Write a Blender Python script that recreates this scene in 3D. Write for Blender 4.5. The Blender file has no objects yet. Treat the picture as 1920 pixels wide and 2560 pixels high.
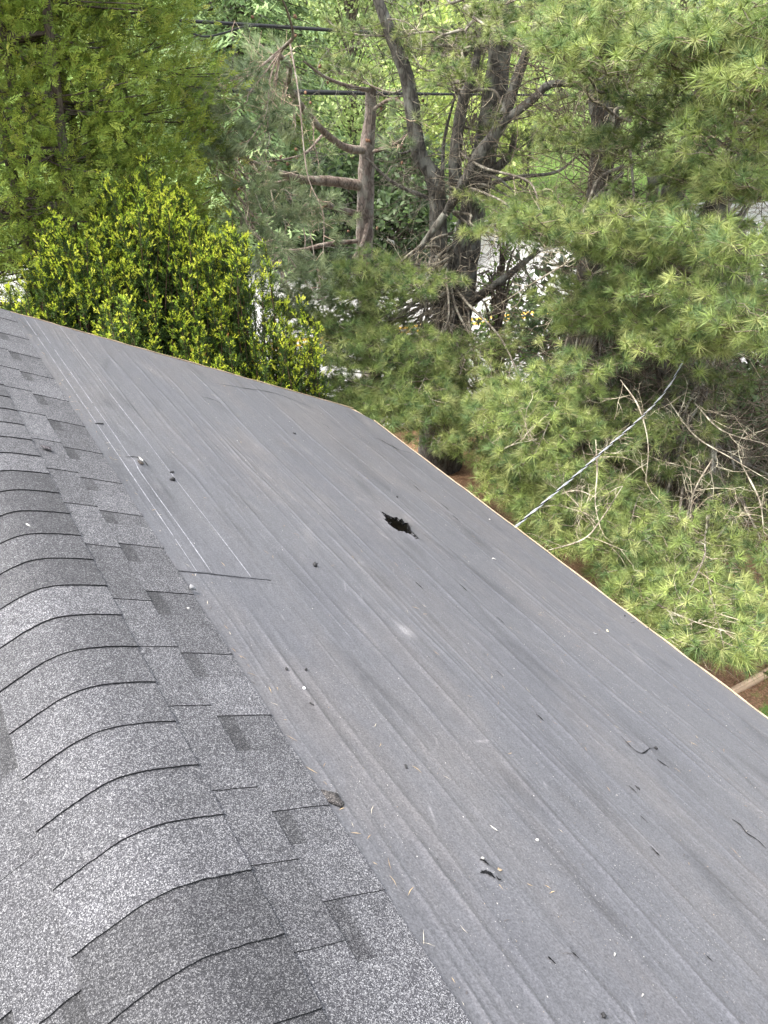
import bpy, math, random
import numpy as np
from mathutils import Matrix, Vector

# ------------------------------------------------------------------ camera
ZR = 4.9                                   # ridge height above the ground
UR = 0.744                                 # ridge offset (measured down the roof slope) from the foot of the camera
CA, SA = 2/math.sqrt(5), 1/math.sqrt(5)    # 6-in-12 roof
CAM = np.array([-UR*CA + 1.2*SA, 0.0, ZR + UR*SA + 1.2*CA])
PIT, ROLL, YAW, F = .562233, .0136682, .5465092, 2055.717
_fw = np.array([math.sin(YAW)*math.cos(PIT), math.cos(YAW)*math.cos(PIT), -math.sin(PIT)])
_r0 = np.array([math.cos(YAW), -math.sin(YAW), 0.0]); _u0 = np.cross(_r0, _fw)
_r = _r0*math.cos(ROLL) + _u0*math.sin(ROLL); _u = -_r0*math.sin(ROLL) + _u0*math.cos(ROLL)
S = 1920/1659.0
scene = bpy.context.scene
COL = scene.collection
cd = bpy.data.cameras.new("camera"); cam = bpy.data.objects.new("camera", cd); COL.objects.link(cam)
cd.sensor_fit = 'VERTICAL'; cd.sensor_height = 24; cd.sensor_width = 18
cd.lens = F/2560*24; cd.clip_start = .02; cd.clip_end = 900
cam.matrix_world = Matrix(((_r[0], _u[0], -_fw[0], CAM[0]), (_r[1], _u[1], -_fw[1], CAM[1]), (_r[2], _u[2], -_fw[2], CAM[2]), (0, 0, 0, 1)))
scene.camera = cam

# ------------------------------------------------------------------ light
SUN_EL, SUN_AZ = math.radians(60), math.radians(-70)      # azimuth clockwise from +Y
w = bpy.data.worlds.new("World"); scene.world = w; w.use_nodes = True
wn = w.node_tree; bg = wn.nodes['Background']
sky = wn.nodes.new('ShaderNodeTexSky'); sky.sky_type = 'NISHITA'; sky.sun_disc = False
sky.sun_elevation = SUN_EL; sky.sun_rotation = SUN_AZ; sky.air_density = 1.0; sky.dust_density = 3.5; sky.ozone_density = 1.0
hs = wn.nodes.new('ShaderNodeHueSaturation'); hs.inputs['Saturation'].default_value = .35
wn.links.new(sky.outputs[0], hs.inputs['Color']); wn.links.new(hs.outputs[0], bg.inputs[0]); bg.inputs[1].default_value = .15
ld = bpy.data.lights.new("sun", 'SUN'); ld.energy = 1.15; ld.angle = math.radians(20); ld.color = (1, .95, .87)
lo = bpy.data.objects.new("sun", ld); COL.objects.link(lo)
sd = Vector((math.sin(SUN_AZ)*math.cos(SUN_EL), math.cos(SUN_AZ)*math.cos(SUN_EL), math.sin(SUN_EL)))
lo.rotation_euler = sd.to_track_quat('Z', 'Y').to_euler(); lo.location = (0, 0, 30)
scene.view_settings.view_transform = 'Standard'; scene.view_settings.look = 'None'
scene.view_settings.exposure = 2.5; scene.view_settings.gamma = 1
scene.cycles.max_bounces = 5; scene.cycles.diffuse_bounces = 3; scene.cycles.transmission_bounces = 3; scene.cycles.glossy_bounces = 2
scene.cycles.caustics_reflective = False; scene.cycles.caustics_refractive = False

# ------------------------------------------------------------------ helpers
rng = np.random.default_rng(7)
random.seed(7)
def ray(px, py):
    d = _fw*F + _r*(px*S - 960) - _u*(py*S - 1280)
    return d/np.linalg.norm(d)
def P(px, py, d):                 # a point seen in that direction, d metres from the eye
    return CAM + ray(px, py)*d
def G(px, py, z=0.0):             # where that direction meets the ground
    d = ray(px, py); return CAM + d*((z - CAM[2])/d[2])
NRM = np.array([SA, 0, CA]); EV = np.array([CA, 0, -SA]); RID = np.array([0, 0, ZR])
def RS(U, y, h=0.0):              # a point on the right-hand roof slope
    return RID + EV*(U - UR) + np.array([0, y, 0]) + NRM*h
def RU(px, py):                   # (U, y) on that slope
    d = ray(px, py); o = CAM - RID; t = -(o@NRM)/(d@NRM); q = o + d*t
    return q@EV + UR, q[1]

def link(name, me, mat=None, parent=None):
    o = bpy.data.objects.new(name, me); COL.objects.link(o)
    if mat is not None:
        for m in (mat if isinstance(mat, (list, tuple)) else [mat]): me.materials.append(m)
    if parent is not None: o.parent = parent
    return o
def tag(o, label=None, cat=None, group=None, kind=None):
    if label: o["label"] = label
    if cat: o["category"] = cat
    if group: o["group"] = group
    if kind: o["kind"] = kind
    return o
def empty(name, loc=(0, 0, 0)):
    o = bpy.data.objects.new(name, None); COL.objects.link(o); o.location = loc; o.empty_display_size = .2
    return o
def shift(obs, loc):
    pass

class MB:
    """collects polygons (triangles and quads) with a per-vertex tone/colour"""
    def __init__(s): s.v = []; s.f3 = []; s.f4 = []; s.c = []; s.n = 0
    def add(s, v, f3=None, f4=None, col=(1, 1, 1)):
        v = np.asarray(v, float).reshape(-1, 3); k = len(v)
        s.v.append(v)
        c = np.asarray(col, float)
        s.c.append(np.broadcast_to(c, (k, 3)) if c.ndim == 1 else c)
        if f3 is not None and len(f3): s.f3.append(np.asarray(f3, int) + s.n)
        if f4 is not None and len(f4): s.f4.append(np.asarray(f4, int) + s.n)
        s.n += k
    def tube(s, pts, r, sides=6, col=(1, 1, 1), cap=False):
        pts = np.asarray(pts, float); n = len(pts); r = np.atleast_1d(np.asarray(r, float)); r = np.interp(np.linspace(0, 1, n), np.linspace(0, 1, len(r)), r) if len(r) > 1 else np.full(n, r[0])
        t = np.gradient(pts, axis=0); t /= np.linalg.norm(t, axis=1)[:, None] + 1e-9
        a = np.array([0, 0, 1.0]) if abs(t[0][2]) < .8 else np.array([1.0, 0, 0])
        u = np.cross(t, a); u /= np.linalg.norm(u, axis=1)[:, None] + 1e-9
        w_ = np.cross(t, u)
        ang = np.arange(sides)*2*math.pi/sides
        ring = pts[:, None] + r[:, None, None]*(np.cos(ang)[None, :, None]*u[:, None] + np.sin(ang)[None, :, None]*w_[:, None])
        i = np.arange(n - 1)[:, None]*sides; j = np.arange(sides)[None]; j2 = (j + 1) % sides
        f = np.stack([i + j, i + j2, i + sides + j2, i + sides + j], -1).reshape(-1, 4)
        s.add(ring, f4=f, col=col)
    def box(s, c, ax, ay, az, col=(1, 1, 1)):
        c, ax, ay, az = [np.asarray(q, float) for q in (c, ax, ay, az)]
        v = [c + sx*ax + sy*ay + sz*az for sz in (-1, 1) for sy in (-1, 1) for sx in (-1, 1)]
        s.add(v, f4=[(0, 2, 3, 1), (4, 5, 7, 6), (0, 1, 5, 4), (2, 6, 7, 3), (0, 4, 6, 2), (1, 3, 7, 5)], col=col)
    def build(s, name, mat=None, parent=None, smooth=False, origin=None):
        V = np.concatenate(s.v); C3 = np.concatenate(s.c)
        if origin is not None: V = V - np.asarray(origin)
        F3 = np.concatenate(s.f3) if s.f3 else np.zeros((0, 3), int)
        F4 = np.concatenate(s.f4) if s.f4 else np.zeros((0, 4), int)
        me = bpy.data.meshes.new(name)
        me.vertices.add(len(V)); me.vertices.foreach_set('co', V.ravel().astype(np.float32))
        nl = F3.size + F4.size; me.loops.add(nl)
        me.loops.foreach_set('vertex_index', np.concatenate([F3.ravel(), F4.ravel()]).astype(np.int32))
        nf = len(F3) + len(F4); me.polygons.add(nf)
        st = np.concatenate([np.arange(len(F3))*3, F3.size + np.arange(len(F4))*4]).astype(np.int32)
        me.polygons.foreach_set('loop_start', st)
        if smooth: me.polygons.foreach_set('use_smooth', np.ones(nf, bool))
        a = me.attributes.new('Col', 'FLOAT_COLOR', 'POINT')
        a.data.foreach_set('color', np.concatenate([C3, np.ones((len(C3), 1))], 1).ravel().astype(np.float32))
        me.update(calc_edges=True)
        o = link(name, me, mat, parent)
        if origin is not None and parent is None: o.location = origin
        return o

def norm(v): return v/(np.linalg.norm(v, axis=-1, keepdims=True) + 1e-9)
def spline(pts, n=12):
    pts = np.asarray(pts, float)
    if len(pts) < 3: return pts[0] + (pts[-1] - pts[0])*np.linspace(0, 1, n)[:, None]
    p = np.vstack([2*pts[0] - pts[1], pts, 2*pts[-1] - pts[-2]]); out = []
    for i in range(1, len(p) - 2):
        t = np.linspace(0, 1, n, endpoint=(i == len(p) - 3))[:, None]
        a, b, c, d = p[i-1], p[i], p[i+1], p[i+2]
        out.append(.5*(2*b + (c - a)*t + (2*a - 5*b + 4*c - d)*t*t + (3*b - a - 3*c + d)*t**3))
    return np.vstack(out)
def vnoise(x, seed):              # smooth 1-D noise, vectorised
    r = np.random.default_rng(seed).uniform(-1, 1, 512)
    i = np.floor(x).astype(int); f = x - i; f = f*f*(3 - 2*f)
    return r[i % 512]*(1 - f) + r[(i + 1) % 512]*f

# ------------------------------------------------------------------ materials
def newmat(name):
    m = bpy.data.materials.new(name); m.use_nodes = True; nt = m.node_tree
    return m, nt, nt.nodes['Principled BSDF'], nt.nodes['Material Output']
class N:
    def __init__(s, nt): s.nt = nt
    def n(s, t, **k):
        x = s.nt.nodes.new('ShaderNode' + t)
        for a, b in k.items():
            if a in x.inputs.keys(): x.inputs[a].default_value = b
            else: setattr(x, a, b)
        return x
    def l(s, a, b): s.nt.links.new(a, b)
    def ramp(s, src, stops, interp='LINEAR'):
        r = s.nt.nodes.new('ShaderNodeValToRGB'); r.color_ramp.interpolation = interp
        el = r.color_ramp.elements
        while len(el) < len(stops): el.new(.5)
        for e, (p, c) in zip(el, stops):
            e.position = p; e.color = (c[0], c[1], c[2], 1) if hasattr(c, '__len__') else (c, c, c, 1)
        s.l(src, r.inputs[0]); return r
    def mix(s, f, a, b, mode='MIX'):
        x = s.nt.nodes.new('ShaderNodeMix'); x.data_type = 'RGBA'; x.blend_type = mode
        for i, q in ((0, f), (6, a), (7, b)):
            if hasattr(q, 'is_output'): s.l(q, x.inputs[i])
            else: x.inputs[i].default_value = q if i == 0 else (q[0], q[1], q[2], 1)
        return x.outputs[2]
def coords(h, scale=(1, 1, 1)):
    t = h.n('TexCoord'); mp = h.n('Mapping'); mp.inputs['Scale'].default_value = scale
    h.l(t.outputs['Object'], mp.inputs[0]); return mp.outputs[0]

def leafmat(name, transl=.25, rough=.55, spec=.25):
    m, nt, b, out = newmat(name); h = N(nt)
    a = h.n('Attribute', attribute_name='Col')
    h.l(a.outputs['Color'], b.inputs['Base Color']); b.inputs['Roughness'].default_value = rough
    b.inputs['Specular IOR Level'].default_value = spec
    tr = h.n('BsdfTranslucent'); h.l(a.outputs['Color'], tr.inputs[0])
    mx = h.n('MixShader'); mx.inputs[0].default_value = transl
    h.l(b.outputs[0], mx.inputs[1]); h.l(tr.outputs[0], mx.inputs[2]); h.l(mx.outputs[0], out.inputs[0])
    return m
M = {}
M['needle'] = leafmat('needle_foliage', .2, .5, .35)
M['scale'] = leafmat('scale_foliage', .36, .6, .2)
M['yew'] = leafmat('yew_foliage', .15, .5, .3)
M['leaf'] = leafmat('broad_leaf', .35, .45, .4)

def barkmat(name, c1, c2, lich=(.30, .31, .27), lf=.35, sc=9):
    m, nt, b, out = newmat(name); h = N(nt)
    co = coords(h, (sc, sc, sc*.35))
    v = h.n('TexVoronoi', Scale=2.2); v.feature = 'DISTANCE_TO_EDGE'; h.l(co, v.inputs['Vector'])
    n1 = h.n('TexNoise', Scale=1.5, Detail=8.0, Roughness=.65); h.l(co, n1.inputs['Vector'])
    base = h.mix(h.ramp(n1.outputs[0], [(.35, 0), (.65, 1)]).outputs[0], c1, c2)
    cr = h.ramp(v.outputs[0], [(0, .45), (.12, 1)])
    base = h.mix(1, base, cr.outputs[0], 'MULTIPLY')
    n2 = h.n('TexNoise', Scale=.7, Detail=5.0); h.l(coords(h, (3, 3, 2)), n2.inputs['Vector']); n2.inputs['Scale'].default_value = 2.5
    base = h.mix(h.ramp(n2.outputs[0], [(.5, 0), (.62, lf)]).outputs[0], base, lich)
    a = h.n('Attribute', attribute_name='Col'); base = h.mix(1, base, a.outputs['Color'], 'MULTIPLY')
    h.l(base, b.inputs['Base Color']); b.inputs['Roughness'].default_value = .9; b.inputs['Specular IOR Level'].default_value = .15
    bp = h.n('Bump', Strength=.6, Distance=.01); h.l(v.outputs[0], bp.inputs['Height']); h.l(bp.outputs[0], b.inputs['Normal'])
    return m
M['bark_grey'] = barkmat('white_pine_bark', (.045, .040, .034), (.10, .092, .080), lf=.25)
M['bark_red'] = barkmat('red_pine_bark', (.10, .078, .066), (.22, .18, .155), lf=.3)
M['bark_dark'] = barkmat('dark_bark', (.06, .045, .035), (.12, .095, .075), lf=.1)
def twigmat():
    m, nt, b, out = newmat('twig_bark'); h = N(nt)
    a = h.n('Attribute', attribute_name='Col'); n1 = h.n('TexNoise', Scale=40.0, Detail=3.0); h.l(coords(h), n1.inputs['Vector'])
    h.l(h.mix(1, a.outputs['Color'], h.ramp(n1.outputs[0], [(.3, .65), (.7, 1.2)]).outputs[0], 'MULTIPLY'), b.inputs['Base Color'])
    b.inputs['Roughness'].default_value = .85; return m
M['twig'] = twigmat()

def shinglemat():
    m, nt, b, out = newmat('asphalt_shingle_granules'); h = N(nt)
    t = h.n('TexCoord'); geo = h.n('NewGeometry')
    v = h.n('TexVoronoi', Scale=640.0); h.l(t.outputs['Object'], v.inputs['Vector'])
    sep = h.n('SeparateColor'); h.l(v.outputs['Color'], sep.inputs[0])
    v2 = h.n('TexVoronoi', Scale=360.0); h.l(t.outputs['Object'], v2.inputs['Vector'])
    sep2 = h.n('SeparateColor'); h.l(v2.outputs['Color'], sep2.inputs[0])
    gr = h.ramp(sep.outputs[0], [(0, (.011, .011, .0125)), (.28, (.024, .024, .027)), (.57, (.048, .047, .052)), (.76, (.098, .097, .102)), (.89, (.215, .215, .22))], 'CONSTANT')
    g2 = h.ramp(sep2.outputs[0], [(0, (.012, .012, .014)), (.45, (.030, .030, .033)), (.72, (.068, .068, .072)), (.90, (.18, .18, .18))], 'CONSTANT')
    col = h.mix(.38, gr.outputs[0], g2.outputs[0])
    nz = h.n('TexNoise', Scale=16.0, Detail=5.0, Roughness=.7); h.l(t.outputs['Object'], nz.inputs['Vector'])
    col = h.mix(1, col, h.ramp(nz.outputs[0], [(.3, .80), (.7, 1.16)]).outputs[0], 'MULTIPLY')
    a = h.n('Attribute', attribute_name='Col'); col = h.mix(1, col, a.outputs['Color'], 'MULTIPLY')
    # scuffs and rusty smudges
    n3 = h.n('TexNoise', Scale=5.0, Detail=6.0, Roughness=.6); h.l(t.outputs['Object'], n3.inputs['Vector'])
    col = h.mix(h.ramp(n3.outputs[0], [(.70, 0), (.78, .45)]).outputs[0], col, (.10, .08, .07))
    h.l(col, b.inputs['Base Color']); b.inputs['Roughness'].default_value = .82; b.inputs['Specular IOR Level'].default_value = .3
    bp = h.n('Bump', Strength=.35, Distance=.0012); h.l(v.outputs['Distance'], bp.inputs['Height']); h.l(bp.outputs[0], b.inputs['Normal'])
    return m
M['shingle'] = shinglemat()
def plain(name, col, rough=.8, spec=.3, metal=0, nscale=30, var=.25):
    m, nt, b, out = newmat(name); h = N(nt)
    n1 = h.n('TexNoise', Scale=float(nscale), Detail=5.0); h.l(coords(h), n1.inputs['Vector'])
    lo_ = tuple(c*(1 - var) for c in col); hi = tuple(min(1, c*(1 + var)) for c in col)
    h.l(h.mix(h.ramp(n1.outputs[0], [(.3, 0), (.7, 1)]).outputs[0], lo_, hi), b.inputs['Base Color'])
    b.inputs['Roughness'].default_value = rough; b.inputs['Specular IOR Level'].default_value = spec; b.inputs['Metallic'].default_value = metal
    return m
M['asphalt_edge'] = plain('shingle_core', (.012, .012, .013), .9)
M['black'] = plain('torn_membrane', (.005, .005, .0055), .8, .08)
M['plywood'] = plain('plywood', (.29, .22, .15), .75, .2, nscale=14)
M['hole_dark'] = plain('hole_backing', (.012, .012, .012), .95, .05)  # near-black for the board added below the tear
M['siding'] = plain('siding_paint', (.55, .54, .50), .6)
M['fascia'] = plain('fascia_paint', (.62, .60, .56), .5)
M['chalk'] = plain('chalk_line', (.25, .25, .27), .8, nscale=60, var=.5)
M['cable'] = plain('cable_rubber', (.008, .009, .010), .7, .2)
M['alu'] = plain('aluminium_strand', (.36, .37, .38), .5, .5, .2)
M['paint_yellow'] = plain('yellow_paint', (.62, .36, .05), .7, nscale=6)
def detmat():
    m, nt, b, out = newmat('loose_bits'); h = N(nt)
    a = h.n('Attribute', attribute_name='Col'); n1 = h.n('TexNoise', Scale=150.0); h.l(coords(h), n1.inputs['Vector'])
    h.l(h.mix(1, a.outputs['Color'], h.ramp(n1.outputs[0], [(.3, .7), (.7, 1.2)]).outputs[0], 'MULTIPLY'), b.inputs['Base Color'])
    b.inputs['Roughness'].default_value = .8; return m
M['bits'] = detmat()

def membranemat():
    m, nt, b, out = newmat('synthetic_underlayment'); h = N(nt)
    t = h.n('TexCoord')
    def str_noise(sx, sy, scale, detail=6.0, rough=.6):
        mp = h.n('Mapping'); mp.inputs['Scale'].default_value = (sx, sy, sx); h.l(t.outputs['Object'], mp.inputs[0])
        n_ = h.n('TexNoise', Scale=scale, Detail=detail, Roughness=rough); h.l(mp.outputs[0], n_.inputs['Vector']); return n_.outputs[0]
    base = h.mix(h.ramp(str_noise(1, .5, 2.2), [(.35, 0), (.65, 1)]).outputs[0], (.065, .065, .072), (.073, .0725, .078))
    # faint dry brown dust film
    base = h.mix(h.ramp(str_noise(1, .35, 3.0, 9.0, .7), [(.46, 0), (.72, .45)]).outputs[0], base, (.100, .089, .083))
    # pale streaks along the roll: sheen lines and dust painted into the colour
    base = h.mix(h.ramp(str_noise(9, .35, 4.0, 5.0), [(.62, 0), (.78, .22)]).outputs[0], base, (.125, .127, .140))
    # fine woven mottling and grit
    base = h.mix(1, base, h.ramp(str_noise(1, 1, 170.0, 2.0, .8), [(.3, .62), (.7, 1.38)]).outputs[0], 'MULTIPLY')
    base = h.mix(1, base, h.ramp(str_noise(12, 5, 3.0, 6.0, .75), [(.3, .86), (.7, 1.14)]).outputs[0], 'MULTIPLY')
    v = h.n('TexVoronoi', Scale=95.0); h.l(t.outputs['Object'], v.inputs['Vector'])
    spot = h.ramp(v.outputs['Distance'], [(.07, 1), (.15, 0)])
    gate = h.ramp(str_noise(1, .4, 5.0, 6.0), [(.50, 0), (.60, 1)])
    fac = h.n('Math', operation='MULTIPLY'); h.l(spot.outputs[0], fac.inputs[0]); h.l(gate.outputs[0], fac.inputs[1])
    base = h.mix(fac.outputs[0], base, (.26, .25, .24))
    at = h.n('Attribute', attribute_name='Col'); base = h.mix(1, base, at.outputs['Color'], 'MULTIPLY')
    h.l(base, b.inputs['Base Color'])
    b.inputs['Roughness'].default_value = .62; b.inputs['Specular IOR Level'].default_value = .35
    bp = h.n('Bump', Strength=.5, Distance=.002); h.l(str_noise(40, 2.5, 2.0, 5.0), bp.inputs['Height'])
    bp2 = h.n('Bump', Strength=.3, Distance=.0008); h.l(str_noise(1, 1, 300.0, 2.0), bp2.inputs['Height']); h.l(bp.outputs[0], bp2.inputs['Normal'])
    h.l(bp2.outputs[0], b.inputs['Normal'])
    return m
M['membrane'] = membranemat()

# ------------------------------------------------------------------ ground, road
def groundmat():
    m, nt, b, out = newmat('pine_litter_and_grass'); h = N(nt)
    t = h.n('TexCoord')
    def nz(s_, d=8.0, r=.65):
        n_ = h.n('TexNoise', Scale=s_, Detail=d, Roughness=r); h.l(t.outputs['Object'], n_.inputs['Vector']); return n_.outputs[0]
    litter = h.mix(h.ramp(nz(45.0), [(.35, 0), (.65, 1)]).outputs[0], (.14, .08, .045), (.42, .26, .15))
    litter = h.mix(h.ramp(nz(9.0), [(.35, 0), (.65, .6)]).outputs[0], litter, (.10, .05, .03))
    grass = h.mix(h.ramp(nz(60.0), [(.35, 0), (.65, 1)]).outputs[0], (.05, .10, .02), (.17, .25, .06))
    a = h.n('Attribute', attribute_name='Col')
    sp = h.n('SeparateColor'); h.l(a.outputs['Color'], sp.inputs[0])
    add = h.n('Math', operation='ADD'); h.l(sp.outputs[1], add.inputs[0]); h.l(nz(2.3, 7.0), add.inputs[1])
    f = h.ramp(add.outputs[0], [(.92, 0), (1.08, 1)])
    h.l(h.mix(f.outputs[0], litter, grass), b.inputs['Base Color']); b.inputs['Roughness'].default_value = .95
    b.inputs['Specular IOR Level'].default_value = .1
    bp = h.n('Bump', Strength=.8, Distance=.03); h.l(nz(50.0), bp.inputs['Height']); h.l(bp.outputs[0], b.inputs['Normal'])
    return m
gm = MB()
# graded grid: fine near the house, coarse to the horizon
def graded(): return np.unique(np.concatenate([np.linspace(-20, 40, 121), np.linspace(40, 400, 19), np.linspace(-400, -20, 20)]))
gx, gy = graded(), graded()
X, Y = np.meshgrid(gx, gy, indexing='ij')
lawn_c = G(1655, 1545)
gmask = np.exp(-(((X - lawn_c[0]-1.0)/1.5)**2 + ((Y - lawn_c[1]+.6)/1.1)**2))*.62 + .12
gmask = np.where(np.hypot(X, Y) > 24, .95, gmask)
Z = np.zeros_like(X)
near = (np.hypot(X, Y) < 13.5)
Z += np.where(near, .03*np.sin(X*2.3)*np.cos(Y*1.9), 0)
nx, ny = X.shape; idx = np.arange(nx*ny).reshape(nx, ny)
gm.add(np.stack([X, Y, Z], -1), f4=np.stack([idx[:-1, :-1], idx[1:, :-1], idx[1:, 1:], idx[:-1, 1:]], -1).reshape(-1, 4),
       col=np.stack([gmask*0, gmask, gmask*0], -1).reshape(-1, 3))
tag(gm.build('ground', groundmat(), smooth=True), kind='structure')

y0, y1 = G(874, 722)[:2], G(1280, 672)[:2]
rd = norm(y1 - y0); rn = np.array([-rd[1], rd[0]])
if rn@(y0) < 0: rn = -rn
m, nt, b, out = newmat('worn_asphalt'); h = N(nt)
n1 = h.n('TexNoise', Scale=60.0, Detail=6.0); h.l(coords(h), n1.inputs['Vector'])
n2 = h.n('TexNoise', Scale=.8, Detail=6.0); h.l(coords(h), n2.inputs['Vector'])
c = h.mix(h.ramp(n1.outputs[0], [(.3, 0), (.7, 1)]).outputs[0], (.27, .265, .255), (.36, .35, .33))
c = h.mix(1, c, h.ramp(n2.outputs[0], [(.3, .85), (.7, 1.1)]).outputs[0], 'MULTIPLY')
h.l(c, b.inputs['Base Color']); b.inputs['Roughness'].default_value = .85
M['road'] = m
def strip(name, a, w0, w1, l0, l1, z, mat, lab=None):
    mb = MB(); A = np.append(y0 + rd*l0 + rn*w0, z); B = np.append(y0 + rd*l1 + rn*w0, z)
    C_ = np.append(y0 + rd*l1 + rn*w1, z); D = np.append(y0 + rd*l0 + rn*w1, z)
    dn = np.array([0, 0, -.02])
    mb.add([A, B, C_, D, A+dn, B+dn, C_+dn, D+dn], f4=[(0, 1, 2, 3), (0, 4, 5, 1), (1, 5, 6, 2), (2, 6, 7, 3), (3, 7, 4, 0)])
    o = mb.build(name, mat); tag(o, kind='structure'); return o
strip('road', None, -4.2, 8.5, -45, 60, .045, M['road'])
strip('road_marking', None, -.07, .07, -45, 60, .05, M['paint_yellow'])
strip('road_marking', None, .2, .34, -45, 60, .05, M['paint_yellow'])
strip('kerb', None, -4.38, -4.2, -45, 60, .13, plain('kerb_stone', (.42, .41, .39)))
strip('kerb', None, 8.5, 8.68, -45, 60, .13, bpy.data.materials['kerb_stone'])

# ------------------------------------------------------------------ house
house = empty('house', (1.0, 2.0, 0))
tag(house, 'house with a half stripped gable roof, grey shingles on its ridge above bare underlayment', 'house')
def hb(mb, name, mat, smooth=False):
    o = mb.build(name, mat, None, smooth); o.parent = house; o.matrix_parent_inverse = Matrix.Translation((-1.0, -2.0, 0)); return o
YN, YF = -2.6, 5.2
UE = 3.875
XE = (UE - UR)*CA
TEAR = [(823, 1109), (833, 1115), (848, 1122), (856, 1121), (862, 1128), (866, 1124), (872, 1133), (879, 1133), (884, 1142), (886, 1150),
        (894, 1158), (903, 1167), (893, 1163), (884, 1156), (872, 1151), (858, 1148), (845, 1141), (836, 1132), (828, 1124), (834, 1124)]
TEARP = np.array([RU(*q) for q in TEAR])
# deck: right slope with an opening added under the tear so it shows black, left slope whole; 19 mm board
def slab(mb, poly, h0, h1, side=1):
    poly = [tuple(p) for p in poly]; n = len(poly)
    def pt(p, hh):
        q = RS(p[0], p[1], hh); return q if side > 0 else np.array([-q[0], q[1], q[2]])
    top = [pt(p, h1) for p in poly]; bot = [pt(p, h0) for p in poly]
    v = top + bot; f4 = [(i, (i+1) % n, n + (i+1) % n, n + i) for i in range(n)]
    if n == 4: f4 += [(0, 1, 2, 3), (7, 6, 5, 4)]; mb.add(v, f4=f4)
    else:
        f3 = [(0, i, i+1) for i in range(1, n-1)] + [(n, n+i+1, n+i) for i in range(1, n-1)]; mb.add(v, f3=f3, f4=f4)
mb = MB()
tx0, tx1, ty0, ty1 = TEARP[:, 0].min()-.10, TEARP[:, 0].max()+.14, TEARP[:, 1].min()-.10, TEARP[:, 1].max()+.16
E1 = UE + .006; Y1 = YF + .010
slab(mb, [(UR+.09, YN), (tx0, YN), (tx0, Y1), (UR+.09, Y1)], -.030, -.008)
slab(mb, [(tx0, YN), (tx1, YN), (tx1, ty0), (tx0, ty0)], -.030, -.008)
slab(mb, [(tx0, ty1), (tx1, ty1), (tx1, Y1), (tx0, Y1)], -.030, -.008)
slab(mb, [(tx1, YN), (E1, YN), (E1, 5.02), (UE - .04, Y1), (tx1, Y1)], -.030, -.008)
slab(mb, [(UR+.09, YN), (UE, YN), (UE, Y1), (UR+.09, Y1)], -.030, -.008, -1)
hb(mb, 'roof_deck', M['plywood'])

# thin curled pale plywood / drip strip along rake and eave
mb = MB()
for (A, B, seg, s0) in (((UR+.45, YF+.012), (UE-.06, YF+.012), 90, 3), ((UE+.008, 5.0), (UE+.008, YN), 160, 5)):
    t = np.linspace(0, 1, seg); U_ = A[0] + (B[0]-A[0])*t; y_ = A[1] + (B[1]-A[1])*t
    wob = vnoise(t*seg*.35, s0)*.0022
    pts = np.array([RS(u_, yy, .001 + w_) for u_, yy, w_ in zip(U_, y_, wob)])
    mb.tube(pts, .0032 + .0022*np.abs(vnoise(t*30, s0+1)), 5)
hb(mb, 'edge_strip', M['plywood'])

# walls, gables, fascia, soffit
mb = MB()
ZE = RS(UE, 0)[2]
wx = XE - .35; wl = -XE + .35
for x0_, x1_, yy0, yy1 in ((wx-.12, wx, YN+.3, YF-.35), (wl, wl+.12, YN+.3, YF-.35)):
    mb.box(((x0_+x1_)/2, (yy0+yy1)/2, (ZE-.02)/2), ((x1_-x0_)/2, 0, 0), (0, (yy1-yy0)/2, 0), (0, 0, (ZE-.02)/2))
for yy in (YN+.36, YF-.41):
    top = lambda x: ZR - .06 - .5*abs(x)
    v = []
    for dy in (-.06, .06):
        v += [(wl+.12, yy+dy, 0), (wx-.12, yy+dy, 0), (wx-.12, yy+dy, top(wx-.12)), (0, yy+dy, top(0)), (wl+.12, yy+dy, top(wl+.12))]
    mb.add(v, f3=[(2, 3, 4), (7, 9, 8)], f4=[(0, 1, 2, 4), (5, 9, 7, 6), (0, 5, 6, 1), (1, 6, 7, 2), (2, 7, 8, 3), (3, 8, 9, 4), (4, 9, 5, 0)])
hb(mb, 'wall', M['siding'])
mb = MB()
for sx in (1, -1):
    mb.box((sx*(XE-.02), (YN+YF)/2, ZE-.12), (.012, 0, 0), (0, (YF-YN)/2-.03, 0), (0, 0, .075))
    mb.box((sx*(XE-.19), (YN+YF)/2, ZE-.205), (.16, 0, 0), (0, (YF-YN)/2-.03, 0), (0, 0, .008))
    for yy in (YN+.02, YF-.02):
        a = np.array([sx*.0, yy, ZR-.125]); b_ = np.array([sx*(XE-.03), yy, ZR-.125-.5*(XE-.03)]); c_ = (a+b_)/2
        mb.box(c_, (b_-a)/2, (0, .010, 0), (0, 0, .075))
hb(mb, 'fascia', M['fascia'])
mb = MB(); mb.box(RS((tx0+tx1)/2, (ty0+ty1)/2, -.30), EV*.3, np.array([0, .4, 0]), NRM*.01); hb(mb, 'hole_backing', M['hole_dark'])  # black board added below the deck opening to keep the tear dark

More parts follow.
